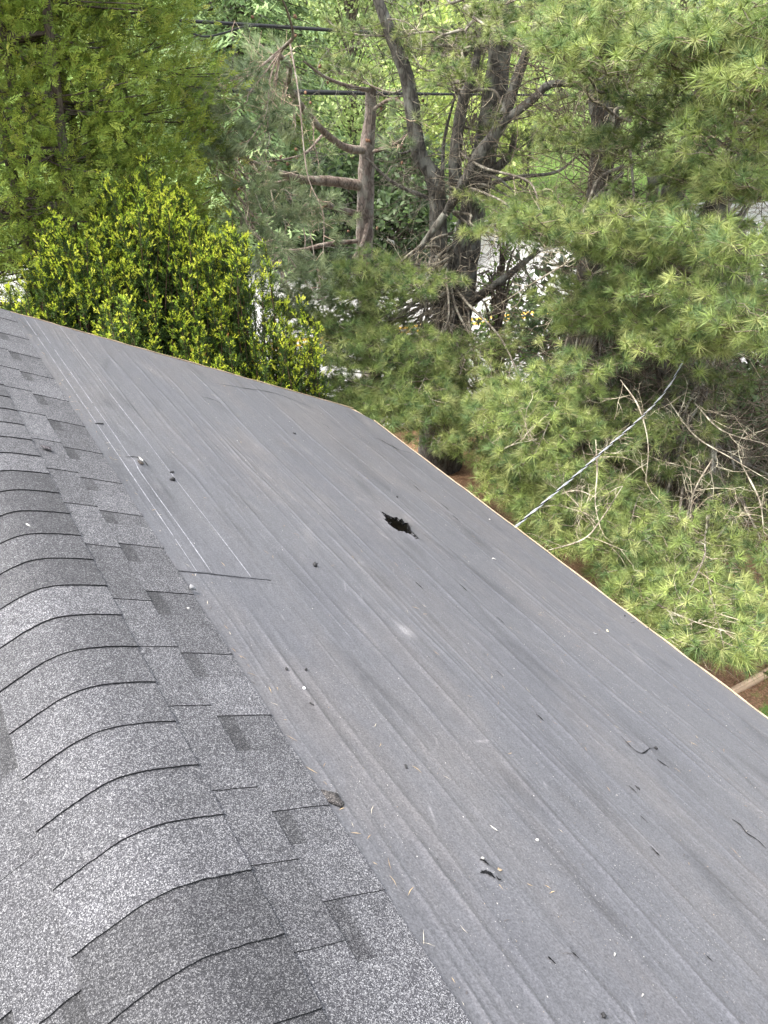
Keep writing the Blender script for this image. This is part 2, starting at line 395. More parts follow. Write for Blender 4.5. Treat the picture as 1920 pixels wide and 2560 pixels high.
# --- underlayment: one displaced sheet
def inpoly(px, py, poly):
    ins = np.zeros(px.shape, bool); n = len(poly)
    for i in range(n):
        x1, y1_ = poly[i]; x2, y2 = poly[(i+1) % n]
        c_ = ((y1_ > py) != (y2 > py)) & (px < (x2-x1)*(py-y1_)/(y2-y1_+1e-12) + x1); ins ^= c_
    return ins
def snap(px, py, poly):
    best = np.full(px.shape, 1e9); bx = px.copy(); by = py.copy(); n = len(poly)
    for i in range(n):
        a = np.array(poly[i]); b_ = np.array(poly[(i+1) % n]); ab = b_-a
        t = np.clip(((px-a[0])*ab[0] + (py-a[1])*ab[1])/(ab@ab), 0, 1)
        qx = a[0]+t*ab[0]; qy = a[1]+t*ab[1]; d = np.hypot(px-qx, py-qy)
        k = d < best; best = np.where(k, d, best); bx = np.where(k, qx, bx); by = np.where(k, qy, by)
    return bx, by, best
WR = []
wr = np.random.default_rng(21)
# (U0, amplitude, width, y0, y1, drift): the strong wrinkles of the photo, then random faint ones
for U0, am, wd, a, b_ in ((1.385, .0055, .011, -.3, 2.15), (1.30, .0038, .009, -1, 1.35), (1.44, .003, .012, .4, 2.1), (1.62, .0045, .012, -1.2, 1.75), (1.27, .0045, .010, -1, .85), (1.255, .003, .007, -.6, .9),
                          (1.78, .003, .010, -1, 3.3), (1.93, .0045, .013, -1.2, 2.5), (2.02, .003, .010, 1.6, 5.2), (2.12, .0042, .012, -1.3, 2.9), (2.3, .0032, .012, 2.3, 5.2), (2.36, .004, .013, -1, 2.2),
                          (2.52, .0035, .013, 0, 4.2), (2.66, .0035, .015, .8, 2.7), (2.9, .0045, .015, .9, 3.9), (2.98, .0035, .013, -1, 1.6), (3.16, .0042, .016, -.9, 2.9), (3.35, .0035, .016, 2, 5.2), (3.42, .004, .014, -.5, 2.4),
                          (3.62, .003, .018, .2, 4.8), (1.72, .0035, .011, 2.9, 5.2), (1.60, .003, .009, 2.4, 5.2), (1.86, .003, .011, 3.2, 5.2), (2.60, .003, .012, 3.4, 5.2), (2.82, .0028, .012, 3.6, 5.2), (3.05, .003, .012, 3.4, 5.2)):
    WR.append((U0, am*1.05, wd*.85, a, b_, wr.integers(1000)))
for i in range(150):
    a = wr.uniform(-1.5, 4.8); WR.append((wr.uniform(1.24, 3.86), wr.uniform(.0006, .0018), wr.uniform(.004, .009), a, a + wr.uniform(.4, 2.6), wr.integers(1000)))
for i in range(110):
    a = wr.uniform(-1.5, 4.6); WR.append((wr.uniform(1.24, 3.86), wr.uniform(.0007, .0016), wr.uniform(.0022, .0038), a, a + wr.uniform(.6, 3.2), wr.integers(1000)))
def wrinkle(U, y):
    hh = np.zeros_like(U)
    for U0, am, wd, a, b_, sd_ in WR:
        yy = y[0]; env = np.clip((yy-a)/.35, 0, 1)*np.clip((b_-yy)/.35, 0, 1); env = env*env*(3-2*env)
        cen = U0 + vnoise(yy*1.1+3, sd_)*.024 + vnoise(yy*2.9, sd_+1)*.009 + vnoise(yy*11, sd_+5)*.0012
        mod = .65 + .35*vnoise(yy*4.3, sd_+2)
        k0, k1 = np.searchsorted(U[:, 0], [U0-.09, U0+.09])
        if k1 <= k0: continue
        d = (U[k0:k1] - cen[None])/wd
        hh[k0:k1] += am*(env*mod)[None]*np.exp(-np.abs(d)**1.6)
    hh += .0016*vnoise(U*5.1, 5)*vnoise(y*.9+1, 6) + .0005*vnoise(U*60, 8)*vnoise(y*2.2, 9)
    return hh
def sheet(name, ua, ub, ya, yb, du, dy, base, hole=None, flap=None, edge=.0018):
    us = np.linspace(ua, ub, int((ub-ua)/du)+1); ys = np.linspace(ya, yb, int((yb-ya)/dy)+1)
    U, Yg = np.meshgrid(us, ys, indexing='ij'); H = wrinkle(U, Yg) + base
    # local shapes: the puckered hump beside the chalk lines, lifted lips around the small tears
    for (px, py, am, su, sy) in ((300, 1003, .014, .035, .05), (350, 1060, .006, .02, .14), (1062, 1888, .008, .022, .03), (1040, 1862, .005, .012, .02), (1395, 1612, .004, .015, .03), (845, 962, .006, .02, .05), (880, 1365, .0015, .05, .06)):
        cu, cy = RU(px, py); H += am*np.exp(-((U-cu)/su)**2 - ((Yg-cy)/sy)**2)
    keep = None
    nx_, ny_ = U.shape; idx = np.arange(nx_*ny_).reshape(nx_, ny_)
    quads = np.stack([idx[:-1, :-1], idx[1:, :-1], idx[1:, 1:], idx[:-1, 1:]], -1).reshape(-1, 4)
    if hole is not None:
        sx, sy, dist = snap(U, Yg, hole); ins = inpoly(U, Yg, hole)
        H += np.where(ins, 0, .009*np.exp(-dist/.02)*(Yg*0 + 1))
        cu = (U[:-1, :-1]+U[1:, 1:])/2; cy = (Yg[:-1, :-1]+Yg[1:, 1:])/2
        keep = ~inpoly(cu, cy, hole)
        near_ = (dist < .75*max(du, dy)); mv = ins | near_
        U = np.where(mv & (ins | (dist < .4*du)), sx, U); Yg = np.where(mv & (ins | (dist < .4*du)), sy, Yg)
        quads = quads[keep.ravel()]
    # the far corner is cut off
    if ub > 3.8 and yb > 5:
        over = np.clip((U - (UE-.17))/.17, 0, 1); lim = 5.2 - .20*over**1.6
        Yg = np.minimum(Yg, lim)
    Vv = RID + EV*(U - UR)[..., None] + NRM*H[..., None]; Vv[..., 1] += Yg
    tint = np.ones(U.shape + (3,))
    rr_ = np.random.default_rng(3)
    def blot(cu, cy, su, sy, k, c=(1, 1, 1), ang=0.0):
        i0, i1 = np.searchsorted(us, [cu-3.2*max(su, sy), cu+3.2*max(su, sy)]); j0, j1 = np.searchsorted(ys, [cy-3.2*max(su, sy), cy+3.2*max(su, sy)])
        if i1 <= i0 or j1 <= j0: return
        a_, b_ = U[i0:i1, j0:j1]-cu, Yg[i0:i1, j0:j1]-cy; ca, sa = math.cos(ang), math.sin(ang)
        g_ = np.exp(-((a_*ca+b_*sa)/su)**2 - ((b_*ca-a_*sa)/sy)**2)*(.6+.7*rr_.random(a_.shape))
        tint[i0:i1, j0:j1] *= 1 + (np.array(c)*k)*g_[..., None]
    blot(*RU(878, 1364), .035, .04, .7, (1, .95, .85)); blot(*RU(870, 1358), .012, .04, .6)
    for _ in range(55): blot(rr_.uniform(1.3, 3.8), rr_.uniform(-.2, 5.1), rr_.uniform(.008, .03), rr_.uniform(.02, .14), rr_.uniform(.1, .32), (1, .9, .75), rr_.normal()*.35)
    for _ in range(70): blot(rr_.uniform(1.25, 3.8), rr_.uniform(-.2, 5.1), rr_.uniform(.01, .05), rr_.uniform(.04, .3), -rr_.uniform(.1, .3), (1, 1, 1), rr_.normal()*.15)
    for _ in range(110): blot(rr_.uniform(1.3, 3.8), rr_.uniform(-.2, 5.1), .003, rr_.uniform(.01, .04), rr_.uniform(.3, 1.0), (1, .97, .92), rr_.normal()*.6)
    s_ = MB(); s_.add(Vv, f4=quads, col=tint.reshape(-1, 3))
    bd = [idx[:, 0], idx[-1, :], idx[::-1, -1], idx[0, ::-1]]
    loop = np.concatenate([q[:-1] for q in bd]); V2 = Vv.reshape(-1, 3)[loop]; nL = len(loop)
    s_.add(np.vstack([V2, V2 - NRM*edge]), f4=[(i, nL+i, nL+(i+1) % nL, (i+1) % nL) for i in range(nL)])
    return hb(s_, name, M['membrane'], True)
sheet('underlayment', 1.10, UE, -1.2, YF, .0033, .010, 0.0, hole=TEARP)
STR0, STR1, SEAM = 1.12, 1.585, 2.222
sheet('underlayment', STR0, STR1, SEAM, YF-.004, .0035, .010, .0035, edge=.003)
# black torn lips round the hole
mb = MB(); c0 = TEARP.mean(0); nT = len(TEARP)
for k in range(nT):
    a, b_ = TEARP[k], TEARP[(k+1) % nT]
    for j in range(2):
        p = a + (b_-a)*(j/2); q = a + (b_-a)*((j+1)/2); ctr = (p+q)/2
        inw = norm(c0-ctr)*random.uniform(.006, .020)
        mb.add([RS(*p, .0115), RS(*q, .0115), RS(*(ctr+inw), random.uniform(-.015, .020))], f3=[(0, 1, 2)])
hb(mb, 'torn_lip', M['black'])
# chalk lines snapped on the lap strip
for U0 in (1.292, 1.348, 1.502):
    ys = np.arange(SEAM + .005, YF-.02, .02); sd_ = int(U0*1000)
    cen = U0 + vnoise(ys*2, sd_)*.003
    nU = 1; Ug = np.tile(np.array([[U0]]), (1, len(ys)))
    full = np.linspace(U0-.1, U0+.1, 81); UU, YY = np.meshgrid(full, ys, indexing='ij'); HH = wrinkle(UU, YY) + .0035
    for (px, py, am, su, sy) in ((300, 1003, .014, .035, .05), (350, 1060, .006, .02, .14)):
        cu, cy = RU(px, py); HH += am*np.exp(-((UU-cu)/su)**2 - ((YY-cy)/sy)**2)
    hv = np.array([np.interp(cen[i], full, HH[:, i]) for i in range(len(ys))])
    wdt = .0012*(1 + .45*vnoise(ys*13, sd_+3))
    A = [RS(cen[i]-wdt[i], ys[i], hv[i]+.0009) for i in range(len(ys))]; B = [RS(cen[i]+wdt[i], ys[i], hv[i]+.0009) for i in range(len(ys))]
    n_ = len(ys); mb = MB(); fq = [(i, n_+i, n_+i+1, i+1) for i in range(n_-1) if vnoise(np.array([ys[i]*9.0]), sd_+7)[0] > -.88]
    mb.add(A+B, f4=fq); hb(mb, 'chalk_line', M['chalk'])

# small tears and cracks in the sheet, black slivers laid on top
def crack(pts, wpx, name='tear'):
    q = np.array([RU(*p) for p in pts]); s_ = spline(np.c_[q, np.zeros(len(q))], 6)[:, :2]; n_ = len(s_)
    t = np.gradient(s_, axis=0); nn = norm(np.c_[-t[:, 1], t[:, 0]]); tt = np.linspace(0, 1, n_)
    wd = wpx*(.25 + np.sin(np.pi*tt)**.6)*(1 + .5*np.array([random.uniform(-1, 1) for _ in tt]))
    hh = np.array([_hgt(*p) for p in s_]) + .0026
    L = [RS(*(s_[i]+nn[i]*wd[i]), hh[i]) for i in range(n_)]; R_ = [RS(*(s_[i]-nn[i]*wd[i]), hh[i]) for i in range(n_)]
    mb = MB(); mb.add(L+R_, f4=[(i, i+1, n_+i+1, n_+i) for i in range(n_-1)]); hb(mb, name, M['black'])
def _hgt(u_, y_):
    a = np.linspace(u_-.1, u_+.1, 21); UU, YY = np.meshgrid(a, np.array([y_, y_+.01]), indexing='ij'); v = wrinkle(UU, YY)[10, 0]
    for (px, py, am, su, sy) in ((300, 1003, .014, .035, .05), (350, 1060, .006, .02, .14), (1062, 1888, .008, .022, .03), (1040, 1862, .005, .012, .02), (1395, 1612, .004, .015, .03), (845, 962, .006, .02, .05), (880, 1365, .0015, .05, .06)):
        cu, cy = RU(px, py); v += am*math.exp(-((u_-cu)/su)**2 - ((y_-cy)/sy)**2)
    return v + (.0035 if (STR0 < u_ < STR1 and y_ > SEAM) else 0)
crack([(1036, 1887), (1046, 1887), (1056, 1893), (1066, 1902)], .0045)
crack([(1068, 1898), (1074, 1904), (1080, 1904)], .0022)
crack([(1033, 1861), (1041, 1865), (1049, 1872), (1054, 1876)], .0022)
crack([(802, 945), (822, 951), (842, 963), (862, 972), (890, 980)], .0035)
crack([(1340, 1590), (1352, 1603), (1372, 1622), (1388, 1628), (1400, 1620), (1412, 1617)], .0016)
crack([(1580, 1770), (1598, 1782), (1612, 1800), (1635, 1815), (1655, 1835)], .0020)
crack([(268, 990), (292, 991), (306, 998), (318, 1012)], .0020)
crack([(435, 858), (455, 862), (480, 873)], .0020)
crack([(465, 828), (520, 838), (600, 852), (695, 890)], .0022)
crack([(690, 915), (705, 920), (713, 928)], .0015)
crack([(385, 1235), (470, 1243), (597, 1263)], .0005, 'seam_line')  # black sliver laid on the lap strip's end as its dark line
crack([(1418, 1640), (1428, 1648), (1445, 1660)], .0022)
crack([(1405, 1830), (1416, 1842), (1424, 1850)], .0026)
for q in ((905, 1265), (1080, 1340), (1000, 1270), (1165, 1550), (1078, 1455), (1390, 1770), (1365, 1705), (985, 1120), (960, 1095), (900, 1055), (1530, 2070), (1240, 2065), (1190, 2075)):
    px, py = q; crack([(px-8, py-7), (px, py), (px+9, py+9)], random.uniform(.0012, .0024))

# --- shingles.  Each piece is a thin sheet with its own tone, black asphalt butt edge
shg = np.random.default_rng(5)
def prof(x, side_r=.075):           # the rounded ridge profile: height over x
    return ZR - .5*np.sqrt(x*x + side_r**2) + .006
def piece(x0, x1, ya, yb, h_near, h_far, tone, name='shingle', thick=.0042, nxs=None, band=None, curl=0.0, rag=.0012):
    """sheet from x0..x1 across the slope, ya (near, exposed butt edge) .. yb (tucked under the next)"""
    nxs = nxs or max(6, int(abs(x1-x0)/.01)+2); ns = 6
    xs = np.linspace(x0, x1, nxs); ts = np.linspace(0, 1, ns)
    sd_ = int(shg.integers(1e6)); Xg, T = np.meshgrid(xs, ts, indexing='ij')
    Yg = ya + (yb-ya)*T + (vnoise(Xg*40, sd_)*rag + vnoise(Xg*160, sd_+1)*rag*.5)*(1-T)
    Hh = h_near + (h_far-h_near)*T + curl*(1-T)**2*(.5+.5*vnoise(Xg*12+2, sd_+2))
    zs = prof(Xg); g = np.gradient(prof(xs), xs)[:, None]; nrm_ = np.sqrt(1+g*g)
    Xo = Xg - Hh*g/nrm_; Zo = zs + Hh/nrm_
    Vt = np.stack([Xo, Yg, Zo], -1)
    tn = np.full(Xg.shape, tone)*(1 + .05*vnoise(Xg*9, sd_+4))
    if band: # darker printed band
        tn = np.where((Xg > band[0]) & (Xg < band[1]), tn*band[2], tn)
    colr = np.stack([tn*1.0, tn*.995, tn*1.0], -1).reshape(-1, 3)
    idx = np.arange(nxs*ns).reshape(nxs, ns)
    s_ = MB(); s_.add(Vt, f4=np.stack([idx[:-1, :-1], idx[1:, :-1], idx[1:, 1:], idx[:-1, 1:]], -1).reshape(-1, 4), col=colr)
    o = hb(s_, name, [M['shingle'], M['asphalt_edge']], True)
    # edges (near butt, two sides) get the asphalt core material
    me = o.data; V0 = Vt.reshape(-1, 3)
    e = MB()
    for line in (idx[:, 0], idx[0, :], idx[-1, :]):
        a = V0[line]; b_ = a - np.stack([-g[0]*0+np.zeros(1), np.zeros(1), np.ones(1)], -1)*thick; n_ = len(a)
        e.add(np.vstack([a, b_]), f4=[(i, n_+i, n_+i+1, i+1) for i in range(n_-1)])
    eo = e.build('tmp', None); em = eo.data
    import bmesh
    bm = bmesh.new(); bm.from_mesh(me); nf0 = len(bm.faces); bm.from_mesh(em); bm.faces.ensure_lookup_table()
    for f_ in bm.faces[nf0:]: f_.material_index = 1; f_.smooth = False
    bm.to_mesh(me); bm.free(); bpy.data.objects.remove(eo); bpy.data.meshes.remove(em)
    return o
def xU(U): return (U - UR)*CA
XA, XB, XC, XD = xU(.936), xU(1.058), xU(1.065), xU(1.222)
# base course under everything next to the ridge
tones_cap = [1.0, .72, 1.18, .80, 1.25, .95, .68, 1.15, .85, 1.05, 1.3, .74]
y = .838 - 7*.1535; k = 0
while y < YF - .05:
    tn = tones_cap[(k*5) % 12]*shg.uniform(.95, 1.05)
    piece(-.168, XA, y, min(y+.20, YF), .0138, .0090, tn, 'ridge_cap', thick=.0038, nxs=44, curl=.0015)
    y += .1535; k += 1
# column A (next to the caps) and the toothed column B on the right slope
yA = [-.55, -.25, .05, .32, .58, .80, 1.005, 1.22, 1.515, 1.77, 2.008, 2.33, 2.62, 2.90, 3.18, 3.47, 3.76, 4.05, 4.35, 4.66, 4.97, YF]
for i in range(len(yA)-1):
    piece(XA-.06, XB, yA[i], yA[i+1]+.03, .0074, .0050, shg.uniform(.88, 1.42), 'shingle', thick=.0036, curl=.0008)
yB = [-.95, -.35, -.06, .23, .54, .895, 1.145, 1.475, 1.747, 2.069, 2.365, 2.60, 2.87, 3.15, 3.44, 3.74, 4.04, 4.34, 4.66, 4.98, YF+.1]
gaps = []
for i in range(len(yB)-1):
    a, b_ = yB[i], yB[i+1]; g = .40*(b_-a)
    tn = shg.uniform(1.02, 1.48)
    piece(XB-.02, XD, a-.001, min(b_-g, YF), .0048, .0036, tn, 'shingle', thick=.0036)         # raised tooth
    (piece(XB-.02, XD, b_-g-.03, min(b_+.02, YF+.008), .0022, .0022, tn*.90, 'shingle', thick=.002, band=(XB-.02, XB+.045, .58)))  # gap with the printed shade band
# left slope: the first courses shingle by shingle where they show, the rest as one covering layer
lc = [-.155, -.285, -.43, -.575, -.72, -.865]
def merge(obs, name):
    import bmesh
    bm = bmesh.new()
    for o in obs: bm.from_mesh(o.data)
    me = bpy.data.meshes.new(name); bm.to_mesh(me); bm.free()
    for o in obs: d_ = o.data; bpy.data.objects.remove(o); bpy.data.meshes.remove(d_)
    o = link(name, me, [M['shingle'], M['asphalt_edge']]); o.parent = house; o.matrix_parent_inverse = Matrix.Translation((-1.0, -2.0, 0)); return o
rest = []
yL = [[-.4, -.1, .17, .45, .70, .93, 1.255, 1.50, 1.74, 2.0, 2.3, 2.6, 2.9, 3.2, 3.5, 3.8, 4.1, 4.4, 4.7, YF],
      [-.5, -.25, 0, .26, .50, .76, .99, 1.30, 1.6, 1.9, 2.2, 2.5, 2.8, 3.1, 3.4, 3.7, 4.0, 4.4, 4.8, YF]]
for ci in range(len(lc)-1):
    xa, xb = lc[ci+1], lc[ci]; hgt = .0066 - .0012*ci
    ys_ = yL[ci] if ci < 2 else list(np.arange(YN, YF, .27)) + [YF]
    for i in range(len(ys_)-1):
        y, ye = ys_[i], ys_[i+1]; hi = (i % 2 == 0) if ci else (i % 3 != 1)
        if hi: o = piece(xa, xb+.03, y, ye, hgt+.0024, hgt+.0010, shg.uniform(1.0, 1.25), 'shingle', thick=.0036)
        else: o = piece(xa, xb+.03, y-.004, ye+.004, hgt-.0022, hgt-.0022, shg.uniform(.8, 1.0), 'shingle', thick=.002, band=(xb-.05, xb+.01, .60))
        if ci >= 2 or y < .2 or y > 3.2: rest.append(o)
merge(rest, 'shingle_course')
# the rest of the left slope as one covering sheet
mb = MB()
v = [(lc[-1]+.02, YN, prof(np.array(lc[-1]+.02))+.0025), (-XE-.01, YN, prof(np.array(-XE-.01))+.0025), (-XE-.01, YF, prof(np.array(-XE-.01))+.0025), (lc[-1]+.02, YF, prof(np.array(lc[-1]+.02))+.0025)]
mb.add(v, f4=[(0, 3, 2, 1)], col=(1.05, 1.05, 1.08)); hb(mb, 'lower_courses', M['shingle'])

# ------------------------------------------------------------------ vegetation builders
def PH(px, py, dh):               # a point seen in that direction at a horizontal distance dh
    d = ray(px, py); return CAM + d*(dh/math.hypot(d[0], d[1]))
def at_axis(px, py_ref, dh):      # foot of a vertical axis
    p = PH(px, py_ref, dh); return np.array([p[0], p[1], 0.0])
TOEYE = lambda p: norm(np.array([CAM[0]-p[0], CAM[1]-p[1], 0.0]))
def frame(A):
    A = norm(A); ref = np.where(np.abs(A[:, 2:3]) < .9, np.array([[0, 0, 1.0]]), np.array([[1.0, 0, 0]]))
    u = norm(np.cross(A, ref)); return A, u, np.cross(A, u)
def needles(mb, C, A, L, n, col, spread=(.2, 1.2), along=.06, w=.0024, droop=.22, var=.22):
    C = np.asarray(C, float); A = np.asarray(A, float)
    if len(C) == 0: return
    A, u, v = frame(A); i = np.repeat(np.arange(len(C)), n); k = len(i)
    ph = rng.uniform(0, 2*math.pi, k)[:, None]; th = rng.uniform(spread[0], spread[1], k)[:, None]
    d = A[i]*np.cos(th) + (u[i]*np.cos(ph) + v[i]*np.sin(ph))*np.sin(th)
    L = np.broadcast_to(np.asarray(L, float), (len(C),))[i][:, None]*rng.uniform(.75, 1.1, (k, 1))
    base = C[i] - A[i]*rng.uniform(0, along, (k, 1)); tip = base + d*L; tip[:, 2] -= droop*L[:, 0]*rng.uniform(.3, 1.2, k)
    sdv = norm(np.cross(d, rng.normal(size=(k, 3))))*w/2
    V = np.stack([base - sdv, base + sdv, tip], 1)
    c = np.broadcast_to(np.asarray(col, float), (len(C), 3))[i]*rng.uniform(1-var, 1+var, (k, 1))
    mb.add(V.reshape(-1, 3), f3=np.arange(3*k).reshape(k, 3), col=np.repeat(c, 3, 0))
def twig(mb, p, q, r0, r1, col, bend=.08, n=4):
    L = np.linalg.norm(q-p); pts = p + (q-p)*np.linspace(0, 1, n)[:, None]
    pts[1:-1] += rng.normal(size=(n-2, 3))*bend*L
    mb.tube(pts, np.linspace(r0, r1, n), 3, col)
WP = dict(L=.125, n=44, w=.0046, cols=[(.20, .26, .072), (.15, .21, .065), (.25, .30, .088), (.11, .17, .06), (.31, .34, .125)], spread=(.2, 1.4), along=.025)
RP = dict(L=.16, n=46, w=.0062, cols=[(.24, .30, .15), (.28, .33, .155), (.20, .26, .13), (.33, .37, .20)], spread=(.1, 1.0), along=.07)
TW = (.20, .165, .125); TWG = (.30, .285, .25)
def bough(tree, p0, p1, sp=WP, Lf=1.4, r0=.022, side=.6, step=.10, sag=.06, density=1.0, twc=TW, bare=.3, mat='bark_grey', tone=1.0, up=.5, dead=6):
    """one branch: bare towards the trunk, feathered with tufts over its last Lf metres"""
    p0 = np.array(p0, float); p1 = np.array(p1, float); L = np.linalg.norm(p1-p0); hd = p1-p0; hd[2] = 0; hd = norm(hd)
    mid = (p0+p1)/2 + np.array([0, 0, -sag*L]) + rng.normal(size=3)*.04*L; q1 = p0*.75 + p1*.25 + rng.normal(size=3)*.03*L
    q3 = p0*.25+p1*.75 + rng.normal(size=3)*.03*L + np.array([0, 0, -sag*.7*L])
    pts = spline([p0, q1, mid, q3, p1], 7); n = len(pts)
    wood = MB(); wood.tube(pts, np.linspace(r0, .0035, n)**1.0, 6, (1.9, 1.8, 1.65))
    seg = np.linalg.norm(np.diff(pts, axis=0), axis=1); cum = np.r_[0, np.cumsum(seg)]; Lt = cum[-1]
    tc, ta = [], []
    def on(s): return np.array([np.interp(s, cum, pts[:, k]) for k in range(3)])
    s = max(Lt-Lf, .1*Lt); sgn = 1
    while s < Lt-.02:
        p = on(s); d = norm(on(min(s+.1, Lt)) - on(max(s-.1, 0))); hz = norm(np.cross(d, [0, 0, 1.0]))
        f = (Lt-s)/Lf; ln = side*(.22+.78*min(1, f*1.15))*rng.uniform(.55, 1.15)*(1 if f < .8 else .75)
        ang = rng.uniform(.55, 1.05); sd = norm(d*math.cos(ang) + hz*sgn*math.sin(ang) + np.array([0, 0, rng.uniform(-.18, .38)]))
        q = p + sd*ln; q[2] += .06*ln
        twig(wood, p, q, .0055, .0025, (2.8, 2.5, 2.1), .05, 4)
        m_ = int(ln/.105*density)+1; s2 = rng.choice([-1, 1])
        for j in range(m_):
            t = (j+.6+rng.uniform(-.2, .2))/m_; b_ = p+(q-p)*t
            if t < bare*.6: continue
            h2 = norm(np.cross(sd, [0, 0, 1.0])); a2 = rng.uniform(.4, .95)
            td = norm(sd*math.cos(a2) + h2*s2*math.sin(a2) + np.array([0, 0, up+rng.uniform(-.3, .3)])); s2 = -s2
            e = b_ + td*rng.uniform(.05, .13)
            twig(wood, b_, e, .0026, .0018, (1, 1, 1), .04, 3); tc.append(e); ta.append(td)
        tc.append(q); ta.append(norm(sd+np.array([0, 0, up])))
        sgn = -sgn; s += step*rng.uniform(.6, 1.4)/density
    tc.append(pts[-1]); ta.append(norm(pts[-1]-pts[-3]))
    for _ in range(dead):
        p = on(rng.uniform(.15, .75)*Lt); deadtwig(wood, p, norm(rng.normal(size=3)+hd*.4), rng.uniform(.25, .6), 1, rng.uniform(.003, .006), (4.2, 3.8, 3.2))
    o = wood.build('branch', M['twig'] if False else M[mat], tree)
    # tint
    nb = MB(); tc = np.array(tc); ta = np.array(ta)
    ci = rng.integers(0, len(sp['cols']), len(tc)); bt = rng.uniform(.85, 1.12)*tone
    cc = np.array(sp['cols'])[ci]*bt*rng.uniform(.65, 1.2, (len(tc), 1))
    needles(nb, tc, ta, sp['L']*rng.uniform(.8, 1.1, len(tc)), sp['n'], cc, sp['spread'], sp.get('along', .06), sp['w'])
    nb.build('needle_spray', M['needle'], o)
    return len(tc)
def deadtwig(mb, p, d, L, depth=2, r=.004, col=(1.5, 1.45, 1.35)):
    d = norm(np.asarray(d, float)); n = 5; pts = [np.array(p, float)]
    for i in range(n-1):
        d = norm(d + rng.normal(size=3)*.22 + np.array([0, 0, .03])); pts.append(pts[-1] + d*L/(n-1))
    mb.tube(pts, np.linspace(r, r*.45, n), 3, col)
    if depth > 0:
        for i in range(1, n):
            if rng.random() < .75: deadtwig(mb, pts[i], d + rng.normal(size=3)*.8, L*rng.uniform(.35, .65), depth-1, r*.6, col)
def stem(mb, path, dh, col=(1, 1, 1), sides=10):
    """path: (px, py, radius[, dh]) traced stem at a horizontal distance"""
    pts = spline([PH(q[0], q[1], q[3] if len(q) > 3 else dh) for q in path], 8); n = len(pts)
    rr = np.interp(np.linspace(0, 1, n), np.linspace(0, 1, len(path)), [q[2] for q in path])
    rr = rr*(1+.08*vnoise(np.arange(n)*.9, int(rng.integers(999))))
    mb.tube(pts, rr, sides, col); return pts
def tree_root(name, foot, label, cat='tree', group=None):
    r_ = empty(name, tuple(foot)); tag(r_, label, cat, group); return r_
def reparent(root):               # keep world placement of parts that were built in world coordinates
    for ch in list(root.children): ch.matrix_parent_inverse = Matrix.Translation(-Vector(root.location))

# ---------------- central white pine, several stems
f = G(950, 1003); W1 = tree_root('pine_tree', f, 'tall many-stemmed white pine with dark bare limbs, between the white road and the roof', 'pine tree', 'white pines by the house')
tk = MB(); D1 = math.hypot(f[0]-CAM[0], f[1])
tk.tube(spline([f + [0, 0, -.1], PH(958, 860, D1), PH(972, 700, D1)], 8), np.linspace(.36, .30, 17), 14)
sA = stem(tk, [(965, 720, .20), (948, 560, .13), (942, 400, .115), (905, 330, .105), (882, 180, .095), (850, 90, .08), (805, -30, .06)], D1-.05)
sB = stem(tk, [(982, 720, .24), (1003, 560, .20), (1022, 450, .19), (1052, 300, .165), (1078, 130, .15), (1092, -40, .13)], D1+.12)
sC = stem(tk, [(985, 430, .09, D1), (984, 330, .085), (1000, 220, .075), (1022, 160, .06), (1040, 60, .03)], D1-.1)
sD = stem(tk, [(962, 462, .05, D1-.15), (1000, 400, .075), (1035, 335, .08), (1082, 268, .08), (1120, 160, .065), (1165, 40, .05), (1180, -30, .04)], D1-.5)
sE = stem(tk, [(1078, 270, .06), (1150, 215, .05), (1190, 182, .045), (1262, 180, .035), (1335, 145, .02)], D1-.55)
stem(tk, [(962, 462, .05), (905, 540, .035), (878, 592, .018)], D1-.6, (1.5, 1.5, 1.45))
sF = stem(tk, [(998, 668, .07, D1), (1060, 622, .055), (1110, 585, .045), (1165, 540, .03)], D1-.3)
stem(tk, [(1045, 385, .07, D1+.1), (1082, 355, .06), (1104, 330, .05), (1112, 290, .04)], D1)
stem(tk, [(1010, 415, .03, D1), (1100, 385, .028), (1200, 372, .02), (1255, 330, .01)], D1-.2, (1.2, 1.2, 1.15))
stem(tk, [(1040, 380, .022, D1), (1075, 385, .02), (1110, 415, .012)], D1-.3, (1.6, 1.6, 1.55))
stem(tk, [(930, 430, .03, D1), (850, 395, .024), (790, 340, .015)], D1-.1)
stem(tk, [(955, 400, .03, D1), (960, 300, .022), (985, 200, .014)], D1+.3)
stem(tk, [(900, 320, .02, D1), (860, 330, .015), (815, 290, .008)], D1)
o = tk.build('trunk', M['bark_grey'], W1, True)
dt = MB()
for _ in range(210):
    src = [sA, sB, sC, sD, sE, sF, sB, sA][rng.integers(8)]; p = src[rng.integers(3, len(src)-1)]
    d = rng.normal(size=3); d[2] = d[2]*.4 - .05; d += TOEYE(p)*.25
    deadtwig(dt, p, d, rng.uniform(.4, 1.25), 2, rng.uniform(.004, .009), (1.5, 1.4, 1.25))
dt.build('dead_twigs', M['bark_grey'], W1)
